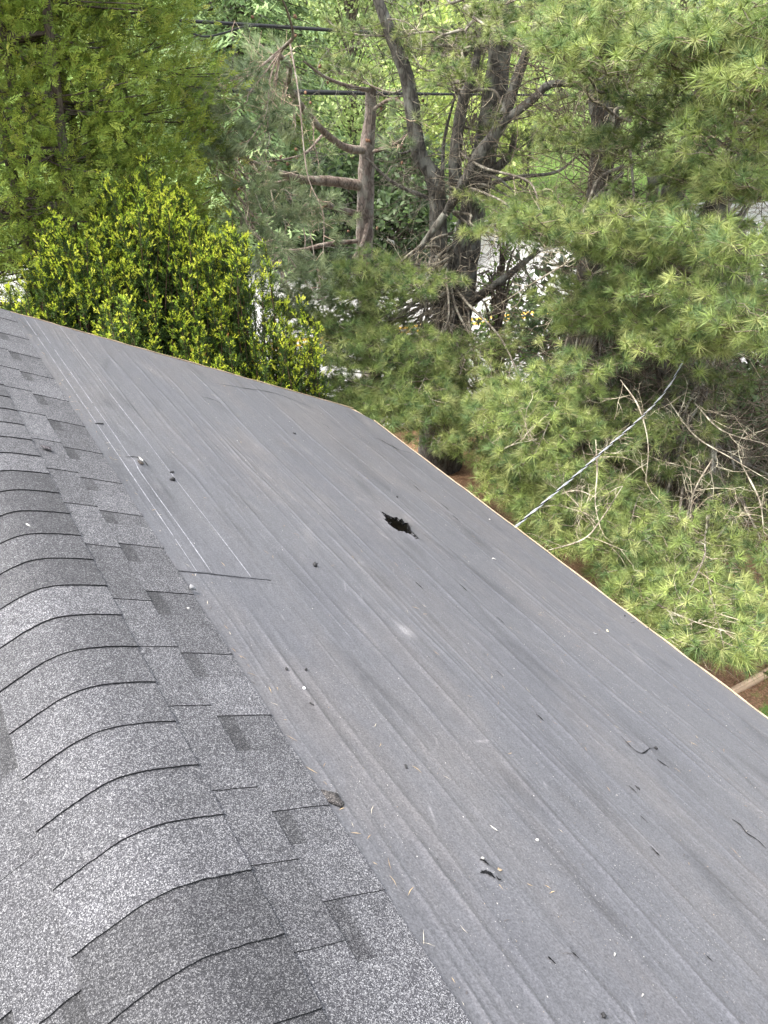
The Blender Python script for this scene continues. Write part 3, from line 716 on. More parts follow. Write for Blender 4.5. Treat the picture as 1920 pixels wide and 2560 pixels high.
def masses(root, trunk_xy, lst, sp=WP, zoff=(-.5, .25), from_pts=None, **kw):
    """lst: (px, py, rx, ry, dh0, dh1, n[, Lf]) - branch tips scattered in that patch, each branch starting on the trunk axis"""
    tot = 0
    for it in lst:
        px, py, rx, ry, a, b_, n = it[:7]; Lf = it[7] if len(it) > 7 else 1.3; tone = it[8] if len(it) > 8 else 1.0  # tone paints shaded gaps and brighter outer boughs into the needle colour
        for i in range(n):
            ang = rng.uniform(0, 2*math.pi); rr = math.sqrt(rng.random())
            tip = PH(px+rx*rr*math.cos(ang), py+ry*rr*math.sin(ang), rng.uniform(a, b_))
            if tip[2] < .4: tip[2] = .4+rng.uniform(0, .3)
            st = np.array([trunk_xy[0], trunk_xy[1], max(.5, tip[2]+rng.uniform(*zoff))])
            if from_pts is not None: st = from_pts[np.argmin(np.linalg.norm(from_pts-tip, axis=1)+rng.uniform(0, .3, len(from_pts)))]
            tot += bough(root, st, tip, sp, Lf=Lf, tone=tone, **kw)
    return tot
n1 = masses(W1, f, [
    (1000, 130, 130, 70, 12.0, 13.5, 4, 1.3, .8), (900, 50, 150, 50, 12, 13.5, 5, 1.3, .75), (1130, 20, 110, 50, 10.5, 12, 4, 1.3, .85), (770, 40, 70, 50, 11.2, 13, 4, 1.2, .8), (950, -20, 120, 20, 12, 13, 3, 1.2, .75), (700, 120, 50, 50, 12, 13, 2, .9, .8),
    (1220, 250, 100, 60, 10.8, 12, 3, 1.3, .75), (985, 170, 60, 25, 10.4, 10.9, 2, .7, 1.1), (1210, 430, 120, 60, 9.0, 10.5, 3, 1.1), (1180, 500, 110, 30, 8.6, 9.6, 4, 1.3), (1200, 110, 40, 30, 8.8, 9.5, 1),
    (820, 650, 80, 45, 9.0, 10.2, 5, 1.1), (760, 700, 80, 50, 8.8, 9.8, 4, 1.0), (960, 790, 110, 40, 8.6, 9.6, 5, 1.1), (860, 860, 120, 30, 8.2, 9.0, 3, 1.0), (800, 880, 40, 12, 7.7, 8.2, 4, .7), (830, 915, 30, 12, 7.4, 7.9, 4, .7), (780, 895, 20, 8, 7.7, 8.0, 3, .6), (880, 900, 40, 16, 7.6, 8.1, 4, .7), (945, 960, 35, 14, 7.4, 7.8, 2, .6),
    (1080, 730, 90, 40, 8.8, 9.8, 3, 1.1), (720, 620, 70, 40, 8.6, 9.6, 5, 1.1), (680, 730, 50, 40, 9.0, 9.8, 3, .9), (770, 780, 60, 40, 8.6, 9.4, 4, .9), (690, 790, 50, 40, 8.2, 8.8, 5, .8), (650, 690, 50, 40, 9.2, 10, 4, .8), (720, 720, 50, 40, 8.8, 9.6, 3, .8), (820, 600, 60, 30, 9.4, 10.4, 3, .9), (820, 750, 100, 50, 8.4, 9.4, 6, 1.1), (730, 850, 70, 25, 7.9, 8.6, 4, .9), (910, 820, 90, 40, 8.2, 9.0, 5, 1.1), (900, 890, 80, 30, 7.8, 8.4, 4, 1.0),  (1040, 870, 150, 60, 7.8, 8.8, 7, 1.3), (1000, 960, 80, 35, 7.6, 8.2, 4, 1.1), (1180, 960, 110, 60, 7.2, 8.2, 6, 1.3), (1060, 1010, 50, 25, 7.4, 8.0, 2, .9),
    ], dead=3)
reparent(W1)

# ---------------- red pine with the snapped top
f2 = at_axis(800, 800, 12.3)
R1 = tree_root('pine_tree', f2, 'thin red pine with snapped top and curling bare branches, left of the forked pine', 'pine tree')
tk = MB(); D2 = 12.3
tk.tube(spline([f2 + [0, 0, -.1], PH(803, 800, D2), PH(800, 700, D2)], 8), np.linspace(.17, .145, 17), 12)
r1 = stem(tk, [(800, 720, .145), (788, 560, .13), (790, 420, .12), (793, 320, .105), (800, 250, .08), (801, 190, .07)], D2, sides=12)
limbs = [
 [(785, 402, .075), (720, 392, .07), (645, 386, .055), (570, 362, .04), (505, 332, .025), (440, 312, .012)],
 [(792, 325, .06), (745, 318, .05), (700, 285, .045), (655, 235, .045), (628, 190, .04), (624, 142, .035), (603, 115, .025), (632, 82, .016), (624, 35, .012), (606, -10, .008)],
 [(800, 195, .03), (760, 188, .026), (705, 168, .02), (655, 132, .012)],
 [(778, 465, .05), (735, 452, .04), (690, 440, .03), (640, 452, .02)],
 [(778, 520, .03), (705, 528, .035), (640, 542, .03), (575, 536, .018)],
 [(796, 470, .035), (785, 520, .03), (762, 560, .02)],
 [(624, 165, .02), (580, 150, .018), (530, 152, .012), (485, 195, .008)],
 [(620, 172, .014), (575, 168, .012), (535, 162, .007)],
 [(698, 290, .02), (660, 330, .016), (610, 345, .012), (560, 350, .008)],
 [(800, 240, .03), (850, 215, .024), (905, 250, .016)],
 [(798, 330, .03), (850, 312, .02), (880, 290, .01)],
 [(640, 385, .02), (560, 400, .02), (500, 380, .014)]]
ends = []
for L_ in limbs:
    dh0 = D2 - .08; pth = [(q[0], q[1], q[2], D2 - (i*.33)) for i, q in enumerate(L_)]
    ends.append(stem(tk, pth, D2, (1.15, 1.1, 1.05), 8))
tk.build('trunk', M['bark_red'], R1, True)
dt = MB()
for _ in range(85):
    src = ends[rng.integers(len(ends))]; p = src[rng.integers(2, len(src))]; d = rng.normal(size=3); d[2] = d[2]*.6
    deadtwig(dt, p, d, rng.uniform(.25, .9), 2, rng.uniform(.004, .008), (1.2, 1.2, 1.15))
dt.build('dead_twigs', M['bark_grey'], R1)
kw = dict(mat='bark_red', side=.42, step=.13, density=.72, up=.75, dead=1, twc=TW, r0=.011, from_pts=np.vstack(ends))
masses(R1, f2, [(450, 250, 50, 60, 9.4, 10.6, 5, .8), (500, 350, 60, 50, 9.4, 10.6, 5, .8), (440, 200, 50, 40, 9.8, 11, 3, .7), (560, 280, 60, 70, 9.8, 11.2, 5, .8), (600, 230, 60, 60, 10, 11.5, 3, .7),
    (480, 140, 60, 50, 10.2, 11.5, 3, .7), (650, 330, 60, 60, 10, 11.4, 3, .7), (540, 100, 40, 40, 10.6, 11.6, 2, .6), (570, 430, 50, 40, 9.4, 10.6, 4, .8), (640, 470, 60, 50, 9.6, 11, 4, .8),
    (600, 580, 60, 50, 8.8, 9.8, 5, .9), (680, 590, 50, 40, 8.8, 9.8, 3, .8), (720, 470, 40, 50, 10, 11.4, 2, .6), (880, 300, 40, 50, 11, 12, 2, .7), (700, 390, 50, 40, 10.4, 11.5, 2, .6), (640, 650, 60, 30, 8.6, 9.4, 4, .8), (740, 640, 50, 30, 9, 9.8, 2, .8),
    (930, 920, 30, 30, 8.0, 8.6, 2, .5)], RP, **kw)
# cones
cn = MB()
for _ in range(70):
    src = ends[rng.integers(len(ends))]; p = src[rng.integers(len(src)//2, len(src))] + rng.normal(size=3)*np.array([.2, .2, .15])
    a = norm(rng.normal(size=3)+[0, 0, .6]); t = np.linspace(-1, 1, 6)
    cn.tube(p + a*(t*.026)[:, None], .018*np.sqrt(np.clip(1-t*t, .05, 1)), 6, (1.1, .75, .55))
tag(cn.build('pine_cones', M['bark_red'], R1), kind='stuff')
reparent(R1)

# ---------------- right white pine (straight trunk) and the leaning one in front of it
f3 = at_axis(1262, 900, 10.2)
W2 = tree_root('pine_tree', f3, 'bushy white pine right of the forked one, with boughs hanging round the service wire', 'pine tree', 'white pines by the house')
tk = MB()
tk.tube(spline([f3 + [0, 0, -.1], PH(1258, 850, 10.2), PH(1262, 700, 10.2)], 8), np.linspace(.25, .21, 17), 12)
sG = stem(tk, [(1262, 720, .20), (1275, 560, .16), (1292, 400, .125), (1300, 300, .11), (1288, 170, .10), (1310, 60, .085), (1330, -30, .07)], 10.2)
stem(tk, [(1285, 480, .07), (1310, 380, .06), (1330, 290, .05), (1322, 200, .045), (1345, 90, .04), (1340, 0, .03)], 10.0)
stem(tk, [(1296, 330, .05), (1330, 250, .04), (1300, 180, .03)], 9.9)
tk.build('trunk', M['bark_grey'], W2, True)
dt = MB()
for _ in range(170):
    p = sG[rng.integers(2, len(sG)-2)]; d = rng.normal(size=3); d[2] = d[2]*.35; d += TOEYE(p)*.2
    deadtwig(dt, p, d, rng.uniform(.5, 1.5), 2, rng.uniform(.004, .010), (1.3, 1.1, .95))
for _ in range(90):
    p = np.array([f3[0], f3[1], rng.uniform(1.2, 3.2)]) + rng.normal(size=3)*[.3, .3, .1]; d = rng.normal(size=3); d[2] = d[2]*.3; d += TOEYE(p)*.6
    deadtwig(dt, p, d, rng.uniform(.8, 1.8), 2, rng.uniform(.004, .010), (1.3, 1.1, .95))
dt.build('dead_twigs', M['bark_grey'], W2)
masses(W2, f3, [
    (1235, 130, 70, 60, 6.8, 8, 5, 1.2, 1.1), (1240, 20, 70, 40, 7.2, 8.8, 3, 1.2), (1340, 60, 90, 60, 7, 8.6, 4), (1200, 330, 60, 60, 8.6, 9.4, 2, .9, .8), (1270, 190, 50, 40, 8.2, 9.0, 2, .8, .9), (1350, 330, 60, 50, 8.0, 8.8, 2, .9, .75),
    (1200, 490, 100, 30, 7.4, 8.2, 5, 1.3, 1.1), (1330, 500, 80, 40, 7.0, 8.2, 5, 1.3, 1.1), (1380, 400, 60, 50, 8.2, 8.8, 2, .9, .8), (1280, 610, 80, 40, 7.6, 8.6, 3, 1.1),
    (1190, 700, 80, 35, 7.6, 8.6, 3, 1.1), (1330, 700, 80, 35, 7.4, 8.4, 4, 1.1), (1230, 840, 100, 40, 7.2, 8.2, 3, 1.1, .9), (1110, 900, 110, 50, 7.0, 7.8, 6, 1.3, 1.12),
    (1050, 940, 90, 50, 6.9, 7.5, 4, 1.2, 1.15), (1200, 1000, 80, 50, 6.6, 7.2, 4, 1.1), (1090, 1060, 50, 25, 6.9, 7.3, 4, .9, 1.1), (1170, 1130, 60, 30, 6.4, 6.9, 5, 1.0, 1.1), (1250, 1200, 60, 30, 6.0, 6.5, 5, 1.0, 1.05), (1120, 1010, 70, 35, 6.6, 7.2, 4, 1.0, 1.1), (1300, 960, 70, 50, 6.9, 7.8, 3, 1.0, .9), (1230, 1100, 70, 40, 6.3, 7.0, 3, 1.0), (1330, 1130, 60, 50, 6.5, 7.2, 2, .9, .8)],
    WP, dead=3)
reparent(W2)
f4 = at_axis(1480, 1000, 9.4)
W3 = tree_root('pine_tree', f4, 'leaning white pine at the right edge with pale lichened limbs and bare low twigs', 'pine tree', 'white pines by the house')
tk = MB()
tk.tube(spline([f4 + [0, 0, -.1], PH(1462, 900, 9.4), PH(1440, 700, 9.4)], 8), np.linspace(.24, .20, 17), 12)
sH = stem(tk, [(1440, 720, .20), (1432, 560, .15), (1450, 430, .12), (1495, 300, .11), (1528, 180, .10), (1565, 60, .09), (1590, -40, .08)], 9.4)
sI = stem(tk, [(1445, 690, .14), (1520, 500, .12), (1575, 400, .11), (1640, 310, .10), (1730, 200, .08), (1800, 60, .06)], 9.2)
sJ = stem(tk, [(1440, 560, .05), (1500, 590, .045), (1560, 625, .04), (1640, 678, .03), (1720, 740, .015)], 8.9, (2.0, 2.0, 1.95))
sK = stem(tk, [(1400, 395, .05), (1470, 375, .04), (1540, 365, .03)], 9.0, (1.3, 1.3, 1.3))
sL = stem(tk, [(1430, 870, .04), (1500, 930, .028), (1580, 985, .02), (1659, 1025, .012)], 8.6, (1.7, 1.7, 1.65))
tk.build('trunk', M['bark_grey'], W3, True)
dt = MB()
for _ in range(150):
    src = [sH, sI, sJ, sL, sL][rng.integers(5)]; p = src[rng.integers(2, len(src)-2)]; d = rng.normal(size=3); d[2] = d[2]*.35; d += TOEYE(p)*.25
    deadtwig(dt, p, d, rng.uniform(.5, 1.3), 2, rng.uniform(.004, .009), (1.5, 1.35, 1.2))
for _ in range(200):
    p = np.array([f4[0], f4[1], rng.uniform(.8, 3.4)]) + rng.normal(size=3)*[.5, .5, .1]; d = rng.normal(size=3); d[2] = d[2]*.3 - .1; d += TOEYE(p)*.7
    deadtwig(dt, p, d, rng.uniform(.7, 1.9), 2, rng.uniform(.004, .009), (1.4, 1.2, 1.0))
for pth in ([(1440, 860, 7.6), (1500, 940, 7.3), (1580, 990, 7.0), (1665, 1040, 6.8)], [(1287, 950, 6.6), (1290, 1020, 6.5), (1286, 1090, 6.4), (1300, 1150, 6.2)], [(1395, 1290, 5.5), (1450, 1322, 5.35), (1520, 1350, 5.2), (1600, 1372, 5.1)],
        [(1450, 1322, 5.34), (1462, 1370, 5.25), (1490, 1400, 5.15)], [(1170, 1085, 6.6), (1240, 1060, 6.5), (1290, 1075, 6.45)], [(1180, 1190, 6.0), (1260, 1165, 6.0), (1300, 1120, 6.1), (1345, 1050, 6.2)], [(1500, 870, 7.2), (1560, 930, 7.0), (1659, 960, 6.9)],
        [(1060, 985, 7.0), (1110, 960, 6.9), (1160, 950, 6.8)], [(1340, 820, 7.2), (1380, 880, 7.0), (1400, 960, 6.9), (1395, 1040, 6.8)], [(1540, 990, 6.7), (1500, 1060, 6.6), (1490, 1120, 6.5)], [(1600, 1000, 6.6), (1640, 1080, 6.5), (1650, 1150, 6.4)], [(1240, 560, 7.6), (1170, 600, 7.7), (1090, 650, 7.8)]):
    pp = spline([PH(*q) for q in pth], 7); dt.tube(pp, np.interp(np.linspace(0, 1, len(pp)), [0, .25, 1], [.003, .0085, .003]), 5, (3.6, 3.4, 3.0))
    for _ in range(7):
        deadtwig(dt, pp[rng.integers(1, len(pp))], norm(rng.normal(size=3)*[1, 1, .6]), rng.uniform(.15, .5), 2, rng.uniform(.003, .005), (4.2, 3.9, 3.3))
dt.build('dead_twigs', M['bark_grey'], W3)
masses(W3, f4, [
    (1450, 90, 80, 60, 6.6, 8, 5), (1560, 60, 90, 60, 6.2, 7.6, 6, 1.3, 1.1), (1640, 170, 60, 60, 6, 7.2, 5, 1.3, 1.12), (1420, 220, 70, 50, 7.4, 8.4, 3, 1.2, .85), (1570, 270, 70, 50, 6.6, 7.8, 3, 1.1), (1640, 20, 80, 40, 6.4, 8, 4),
    (1480, 410, 60, 40, 7.2, 8, 2, 1.0, .9), (1600, 440, 70, 60, 6.4, 7.6, 5, 1.2, 1.1), (1480, 530, 90, 40, 6.4, 7.6, 5, 1.3, 1.1), (1590, 560, 80, 50, 6.2, 7.4, 4, 1.2), (1420, 640, 70, 30, 6.8, 7.8, 2, 1.1),
    (1620, 720, 60, 60, 5.8, 6.8, 7, 1.2, 1.12), (1520, 730, 80, 50, 6.4, 7.6, 4, 1.1), (1420, 760, 70, 40, 6.8, 8, 3, 1.0), (1370, 880, 50, 50, 7.0, 7.8, 2, .8, .8), (1560, 850, 90, 40, 7.6, 8.6, 2, .8, .6),
    (1450, 1000, 80, 70, 7.0, 8.0, 4, .8, .7), (1600, 1050, 80, 70, 7.0, 8.0, 3, .8, .65), (1350, 1060, 60, 50, 6.3, 7, 3, .9), (1470, 1160, 80, 50, 6.4, 7.1, 4, 1.0, .85), (1620, 1200, 60, 40, 6.2, 6.8, 3, .9, .8),
    (1330, 1200, 60, 40, 5.9, 6.5, 5, 1.0), (1420, 1260, 80, 35, 5.6, 6.3, 6, 1.1, 1.05), (1340, 1280, 50, 30, 5.5, 6.0, 4, .9, 1.1), (1500, 1340, 70, 30, 5.3, 5.8, 6, .9, 1.1), (1590, 1380, 50, 22, 5.2, 5.6, 5, .8, 1.1), (1500, 1400, 40, 18, 5.0, 5.3, 4, .7, 1.1), (1545, 1415, 30, 15, 4.9, 5.2, 4, .6, 1.1), (1430, 1340, 50, 20, 5.2, 5.6, 4, .8, 1.1), (1555, 1260, 80, 30, 5.8, 6.5, 3, .9)],
    WP, dead=3)
reparent(W3)
print('pines', sum(len(o.data.polygons) for o in bpy.data.objects if o.type == 'MESH' and o.name.startswith('needle')))

# ---------------- arborvitae
def arbor(px, dh, R, H, label, seed, ncl=2300):
    r_ = np.random.default_rng(seed); foot = at_axis(px, 500, dh); root = tree_root('arborvitae_tree', foot, label, 'conifer tree', 'arborvitae at the left edge')
    tk = MB(); lead = []
    for k in range(3):
        off = r_.normal(size=2)*.15; pts = spline([foot+[off[0]*.3, off[1]*.3, -.1], foot+[off[0], off[1], H*.4], foot+[off[0]*1.5, off[1]*1.5, H*.75], foot+[off[0], off[1], H*.97]], 8)
        tk.tube(pts, np.linspace(.07, .015, len(pts)), 8); lead.append(pts)
    spr = []; C_, A_, N_, K_ = [], [], [], []
    te = TOEYE(foot)
    for i in range(ncl):
        z = H*(.12 + .86*r_.random()); phi = r_.uniform(0, 2*math.pi)
        lob = 1 + .13*math.sin(3*phi+z*1.1+seed) + .10*math.sin(5*phi-z*2.3) + .08*math.sin(7.3*z+2*phi)
        Rz = R*min(1, (1-z/H)*2.1+.1)*lob*r_.uniform(.55, 1.02)
        c = foot + [Rz*math.cos(phi), Rz*math.sin(phi), z]; outw = np.array([math.cos(phi), math.sin(phi), .0])
        if r_.random() < .35:
            b0 = lead[i % 3][min(len(lead[0])-1, int(z/H*len(lead[0])*.9))]; tk.tube(spline([b0, (b0+c)/2+[0, 0, -.08], c], 5), np.linspace(.016, .004, 9), 4)
        nsp = 13; cl = c + r_.normal(size=(nsp, 3))*[.10, .10, .12]
        ax = norm(outw*.75 + np.array([0, 0, .55]) + r_.normal(size=(nsp, 3))*.42)
        tone = r_.uniform(.55, 1.25)
        dep = np.clip((np.hypot(cl[:, 0]-foot[0], cl[:, 1]-foot[1])/(R*1.05)), .3, 1)
        C_.append(cl); A_.append(ax); N_.append(norm(np.cross(ax, outw+r_.normal(size=(nsp, 3))*.7))); K_.append(np.full(nsp, tone))
    C_ = np.vstack(C_); A_ = np.vstack(A_); N_ = norm(np.vstack(N_)); K_ = np.concatenate(K_); n = len(C_)
    side = N_; lng = r_.uniform(.08, .17, n)[:, None]
    cols = np.array([(.25, .32, .055), (.19, .27, .05), (.32, .37, .065), (.12, .18, .04), (.38, .38, .09)])[r_.choice(5, n, p=[.32, .27, .22, .14, .05])]*K_[:, None]
    mb = MB()
    for j in range(7):
        for sg in (-1, 1):
            t = (j+.5)/7; L2 = lng*(.42*(1-t*.75)+.06)*r_.uniform(.7, 1.2, (n, 1)); b0 = C_ + A_*lng*t
            dd = norm(A_*.8 + side*sg*.62 + r_.normal(size=(n, 3))*.16); e = b0 + dd*L2; e[:, 2] -= L2[:, 0]*.12
            wv = norm(np.cross(dd, np.cross(A_, side)))*.0048
            V = np.stack([b0, b0+dd*L2*.55+wv, e, b0+dd*L2*.55-wv], 1)
            mb.add(V.reshape(-1, 3), f4=np.arange(4*n).reshape(n, 4), col=np.repeat(cols*r_.uniform(.8, 1.2, (n, 1)), 4, 0))
    tk.build('trunk', M['bark_dark'], root, True); mb.build('crown', M['scale'], root)
    dead = MB()
    reparent(root)
arbor(70, 9.2, 1.25, 10.2, 'tall dark green arborvitae cut by the left edge of the photo', 3)
arbor(262, 9.9, 1.10, 9.8, 'tall arborvitae beside the power lines, its feathery side bulging over the bare pine branches', 9)
arbor(-190, 8.4, 1.2, 9.0, 'arborvitae at the far left corner, mostly outside the photo', 15, 600)

# ---------------- yews with lime tips
def yew(px, dh, R, pytop, label, seed, nl, bright=.5):
    r_ = np.random.default_rng(seed); foot = at_axis(px, 600, dh); top = PH(px, pytop, dh)[2]
    root = tree_root('yew_bush', foot, label, 'bush', 'yews behind the gable end'); st = MB(); C_, A_, B_, Tn = [], [], [], []
    for k in range(nl):
        a = r_.uniform(0, 2*math.pi); rr = R*math.sqrt(r_.random()); h_ = top*(1 - .30*(rr/R)**2.5) - abs(r_.normal())*.28 + (.15 if r_.random() < .15 else 0)
        b0 = foot + [rr*.5*math.cos(a), rr*.5*math.sin(a), 0]; tp = foot + [rr*math.cos(a), rr*math.sin(a), h_]
        pts = spline([b0, (b0+tp)/2 + r_.normal(size=3)*.10, tp*.75+b0*.25 + r_.normal(size=3)*.07, tp], 7); cum = np.r_[0, np.cumsum(np.linalg.norm(np.diff(pts, axis=0), axis=1))]
        st.tube(pts, np.linspace(.018, .003, len(pts)), 4, (1, .8, .65))
        s = max(.9, h_*.25)
        while s < cum[-1]:
            p = np.array([np.interp(s, cum, pts[:, j]) for j in range(3)]); ph = r_.uniform(0, 2*math.pi); fr = (cum[-1]-s)
            d = norm(np.array([math.cos(ph), math.sin(ph), r_.uniform(.5, 1.5)])); ln = r_.uniform(.05, .19)*min(1, .35+fr*1.6)
            q = p + d*ln; C_.append(q); A_.append(norm(d+[0, 0, .5]))
            outr = math.hypot(q[0]-foot[0], q[1]-foot[1])/R
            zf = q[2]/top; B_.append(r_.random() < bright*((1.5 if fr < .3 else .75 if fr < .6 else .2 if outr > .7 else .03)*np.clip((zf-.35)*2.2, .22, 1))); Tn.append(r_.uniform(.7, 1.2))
            s += r_.uniform(.014, .032)
        C_.append(pts[-1]); A_.append(np.array([0, 0, 1.0])); B_.append(r_.random() < .8); Tn.append(1)
    C_ = np.array(C_); A_ = np.array(A_); B_ = np.array(B_); Tn = np.array(Tn)[:, None]
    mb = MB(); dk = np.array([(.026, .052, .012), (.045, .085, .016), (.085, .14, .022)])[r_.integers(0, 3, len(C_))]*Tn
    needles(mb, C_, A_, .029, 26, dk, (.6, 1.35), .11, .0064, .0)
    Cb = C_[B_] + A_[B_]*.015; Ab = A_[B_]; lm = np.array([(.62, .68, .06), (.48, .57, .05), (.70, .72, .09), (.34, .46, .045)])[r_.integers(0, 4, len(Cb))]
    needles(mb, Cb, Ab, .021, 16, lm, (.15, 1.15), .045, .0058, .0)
    # side tips round each bright one
    for _ in range(2):
        o_ = norm(r_.normal(size=Cb.shape)+[0, 0, .2])*.030
        needles(mb, Cb+o_, norm(Ab+o_*20), .019, 10, lm*1.0, (.15, 1.1), .025, .0062, .0)
    st.build('stem', M['bark_dark'], root); mb.build('crown', M['yew'], root)
    # a few rusty dead tips
    rb = MB(); k = r_.choice(len(C_), max(4, len(C_)//260)); needles(rb, C_[k]+A_[k]*.02, A_[k], .022, 16, (.42, .17, .07), (.2, 1.2), .04, .006); rb.build('dead_tips', M['scale'], root)
    reparent(root)
yew(330, 8.2, .92, 372, 'largest yew bush, lime green tips over dark needles, rising in front of the arborvitae', 31, 210)
yew(160, 7.8, .60, 450, 'lime tipped yew bush left of the largest one, behind the roof peak', 32, 110, .4)
yew(505, 8.0, .60, 470, 'yew bush right of the largest one, with ragged lime tops beside the pine branches', 33, 100, .42)
yew(640, 7.7, .30, 655, 'small low yew at the right end of the row, next to the white road gap', 34, 40, .5)
yew(20, 7.3, .36, 585, 'low dark yew peeping over the roof peak at the left edge', 35, 60, .16)
yew(585, 7.6, .38, 690, 'short dark yew bush just over the gable edge, between two taller ones', 36, 55, .28)
yew(420, 7.3, .45, 700, 'low dark yew directly behind the gable edge, below the largest one', 37, 60, .28)
yew(230, 7.0, .45, 640, 'low dark yew behind the upper part of the gable edge', 38, 60, .28)

# ---------------- background trees across the road
def leafy(px, dh, R, H, label, seed, cols, n=6000, size=.13, name='leafy_tree', grp=None, base=.18, cat='tree'):
    r_ = np.random.default_rng(seed); foot = at_axis(px, 300, dh); root = tree_root(name, foot, label, cat, grp)
    tk = MB(); tk.tube(spline([foot, foot+[.1, 0, H*.4], foot+[.0, .1, H*.85]], 6), np.linspace(.05*R+.04, .02, 11), 7)
    nc = int(26+R*10); cc = []; 
    for k in range(nc):
        z = H*(base+(1-base)*r_.random()); rr = R*math.sqrt(max(.08, 1-((z/H-.5)/.55)**2))*r_.uniform(.45, 1); a = r_.uniform(0, 2*math.pi)
        c = foot+[rr*math.cos(a), rr*math.sin(a), z]; cc.append(c); tk.tube(spline([foot+[0, 0, z*.7], (foot+[0, 0, z]+c)/2, c], 4), np.linspace(.03, .01, 7), 4)
    cc = np.array(cc); i = r_.integers(0, nc, n); V0 = cc[i] + r_.normal(size=(n, 3))*R*np.array([.2, .2, .15])
    a = norm(r_.normal(size=(n, 3))); b_ = norm(np.cross(a, r_.normal(size=(n, 3)))); s_ = size*r_.uniform(.6, 1.3, (n, 1))
    V = np.stack([V0-a*s_, V0-b_*s_*.5, V0+a*s_, V0+b_*s_*.5], 1); ct = r_.uniform(.75, 1.2, nc)[i][:, None]
    col = np.array(cols)[r_.integers(0, len(cols), n)]*ct
    mb = MB(); mb.add(V.reshape(-1, 3), f4=np.arange(4*n).reshape(n, 4), col=np.repeat(col, 4, 0))
    tk.build('trunk', M['bark_dark'], root, True); mb.build('crown', M['leaf'], root); reparent(root)
def spruce(px, dh, R, H, label, seed, n=170):
    r_ = np.random.default_rng(seed); foot = at_axis(px, 100, dh); root = tree_root('spruce_tree', foot, label, 'spruce', 'spruces beyond the road')
    tk = MB(); tk.tube([foot, foot+[0, 0, H*.97]], [.22, .02], 8); C_, A_, K_ = [], [], []
    for k in range(n):
        z = H*(.06+.9*(k/n)); ph = k*2.4+r_.uniform(-.3, .3); rr = R*(1-z/H)**.8*r_.uniform(.8, 1.1); u_ = np.array([math.cos(ph), math.sin(ph), 0])
        b0 = foot+[0, 0, z]; e = b0+u_*rr+[0, 0, -.22*rr+.1]; m_ = b0+u_*rr*.5+[0, 0, -.06*rr]; pts = spline([b0, m_, e], 8); tk.tube(pts, np.linspace(.03, .008, len(pts)), 4)
        hz = np.array([-u_[1], u_[0], 0]); tn = r_.uniform(.7, 1.25)
        for j in range(4, len(pts)):
            w_ = rr*.28*(1-abs(j/len(pts)-.45))
            for q in range(9):
                o_ = r_.uniform(-1, 1)*w_; C_.append(pts[j]+hz*o_+u_*r_.uniform(-.1, .1)+[0, 0, -abs(o_)*.35-r_.uniform(0, .06)]); A_.append(u_*.7+hz*np.sign(o_)*.6+[0, 0, -.25]); K_.append(tn)
    C_ = np.array(C_); A_ = norm(np.array(A_)); K_ = np.array(K_)[:, None]; nn = len(C_)
    mb = MB(); cs = np.array([(.29, .39, .17), (.34, .44, .20), (.20, .29, .13)])[r_.integers(0, 3, nn)]*K_  # greens paled to put the distance haze into the colour
    for q in range(3):
        d = norm(A_+r_.normal(size=(nn, 3))*.3); s_ = norm(np.cross(d, [0, 0, 1.0]))*.035; L_ = r_.uniform(.16, .3, (nn, 1)); b0 = C_ + r_.normal(size=(nn, 3))*.05
        V = np.stack([b0-d*L_*.5, b0+s_, b0+d*L_*.5, b0-s_], 1); mb.add(V.reshape(-1, 3), f4=np.arange(4*nn).reshape(nn, 4), col=np.repeat(cs*r_.uniform(.85, 1.15, (nn, 1)), 4, 0))
    tk.build('trunk', M['bark_dark'], root); mb.build('crown', M['scale'], root); reparent(root)
spruce(505, 24, 3.6, 15, 'pale drooping spruce beyond the road, seen through the loop of the cable', 51)
spruce(380, 31, 3.6, 15, 'far spruce half hidden behind the right-hand arborvitae', 52, 140)
spruce(650, 34, 3.8, 16, 'hazy far spruce right of the drooping one, behind the broken pine branch', 53, 140)
BG = [(.34, .42, .15), (.29, .37, .13), (.40, .47, .20), (.23, .31, .11)]
BY = [(.38, .46, .12), (.32, .40, .10), (.42, .48, .16)]
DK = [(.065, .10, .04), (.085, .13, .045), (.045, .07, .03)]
G_ = 'leafy trees beyond the road'
specs = [(560, 25, 1.7, 3.9, BY, 'light lime green leafy tree just beyond the road, behind the lower cable'), (760, 30, 2.8, 8, BG, 'leafy tree beyond the road behind the snapped pine top'),
         (900, 33, 3, 9.5, BG, 'leafy tree beyond the road, left of the forked pine stems'), (1020, 27, 2.3, 6.2, BY, 'yellow-green tree beyond the road, between the forked stems'),
         (1140, 34, 3.2, 10, BG, 'leafy tree beyond the road, right of the forked pine stems'), (1290, 30, 3, 9, BG, 'leafy tree beyond the road behind the straight pine trunk'),
         (1430, 33, 3.4, 10.5, BG, 'leafy tree beyond the road left of the leaning pine stem'), (1580, 31, 3.2, 10, BG, 'leafy tree beyond the road at the right edge'),
         (250, 30, 3, 9, BG, 'leafy tree beyond the road behind the arborvitae'), (430, 40, 4, 12, BG, 'tall leafy tree behind the drooping spruce'), (820, 42, 4.5, 14, BY, 'tall pale tree far behind, above the snapped pine'),
         (600, 45, 4.5, 15, BG, 'tall far leafy tree behind the hazy spruce'), (1000, 44, 4.5, 15, BG, 'tall far leafy tree at the top behind the forked pine'), (1200, 46, 5, 16, BG, 'tall far leafy tree at the top right of the forked pine'),
         (1420, 45, 5, 16, BG, 'tall far leafy tree behind the right-hand pines'), (1650, 44, 5, 16, BG, 'tall far leafy tree in the top right corner')]
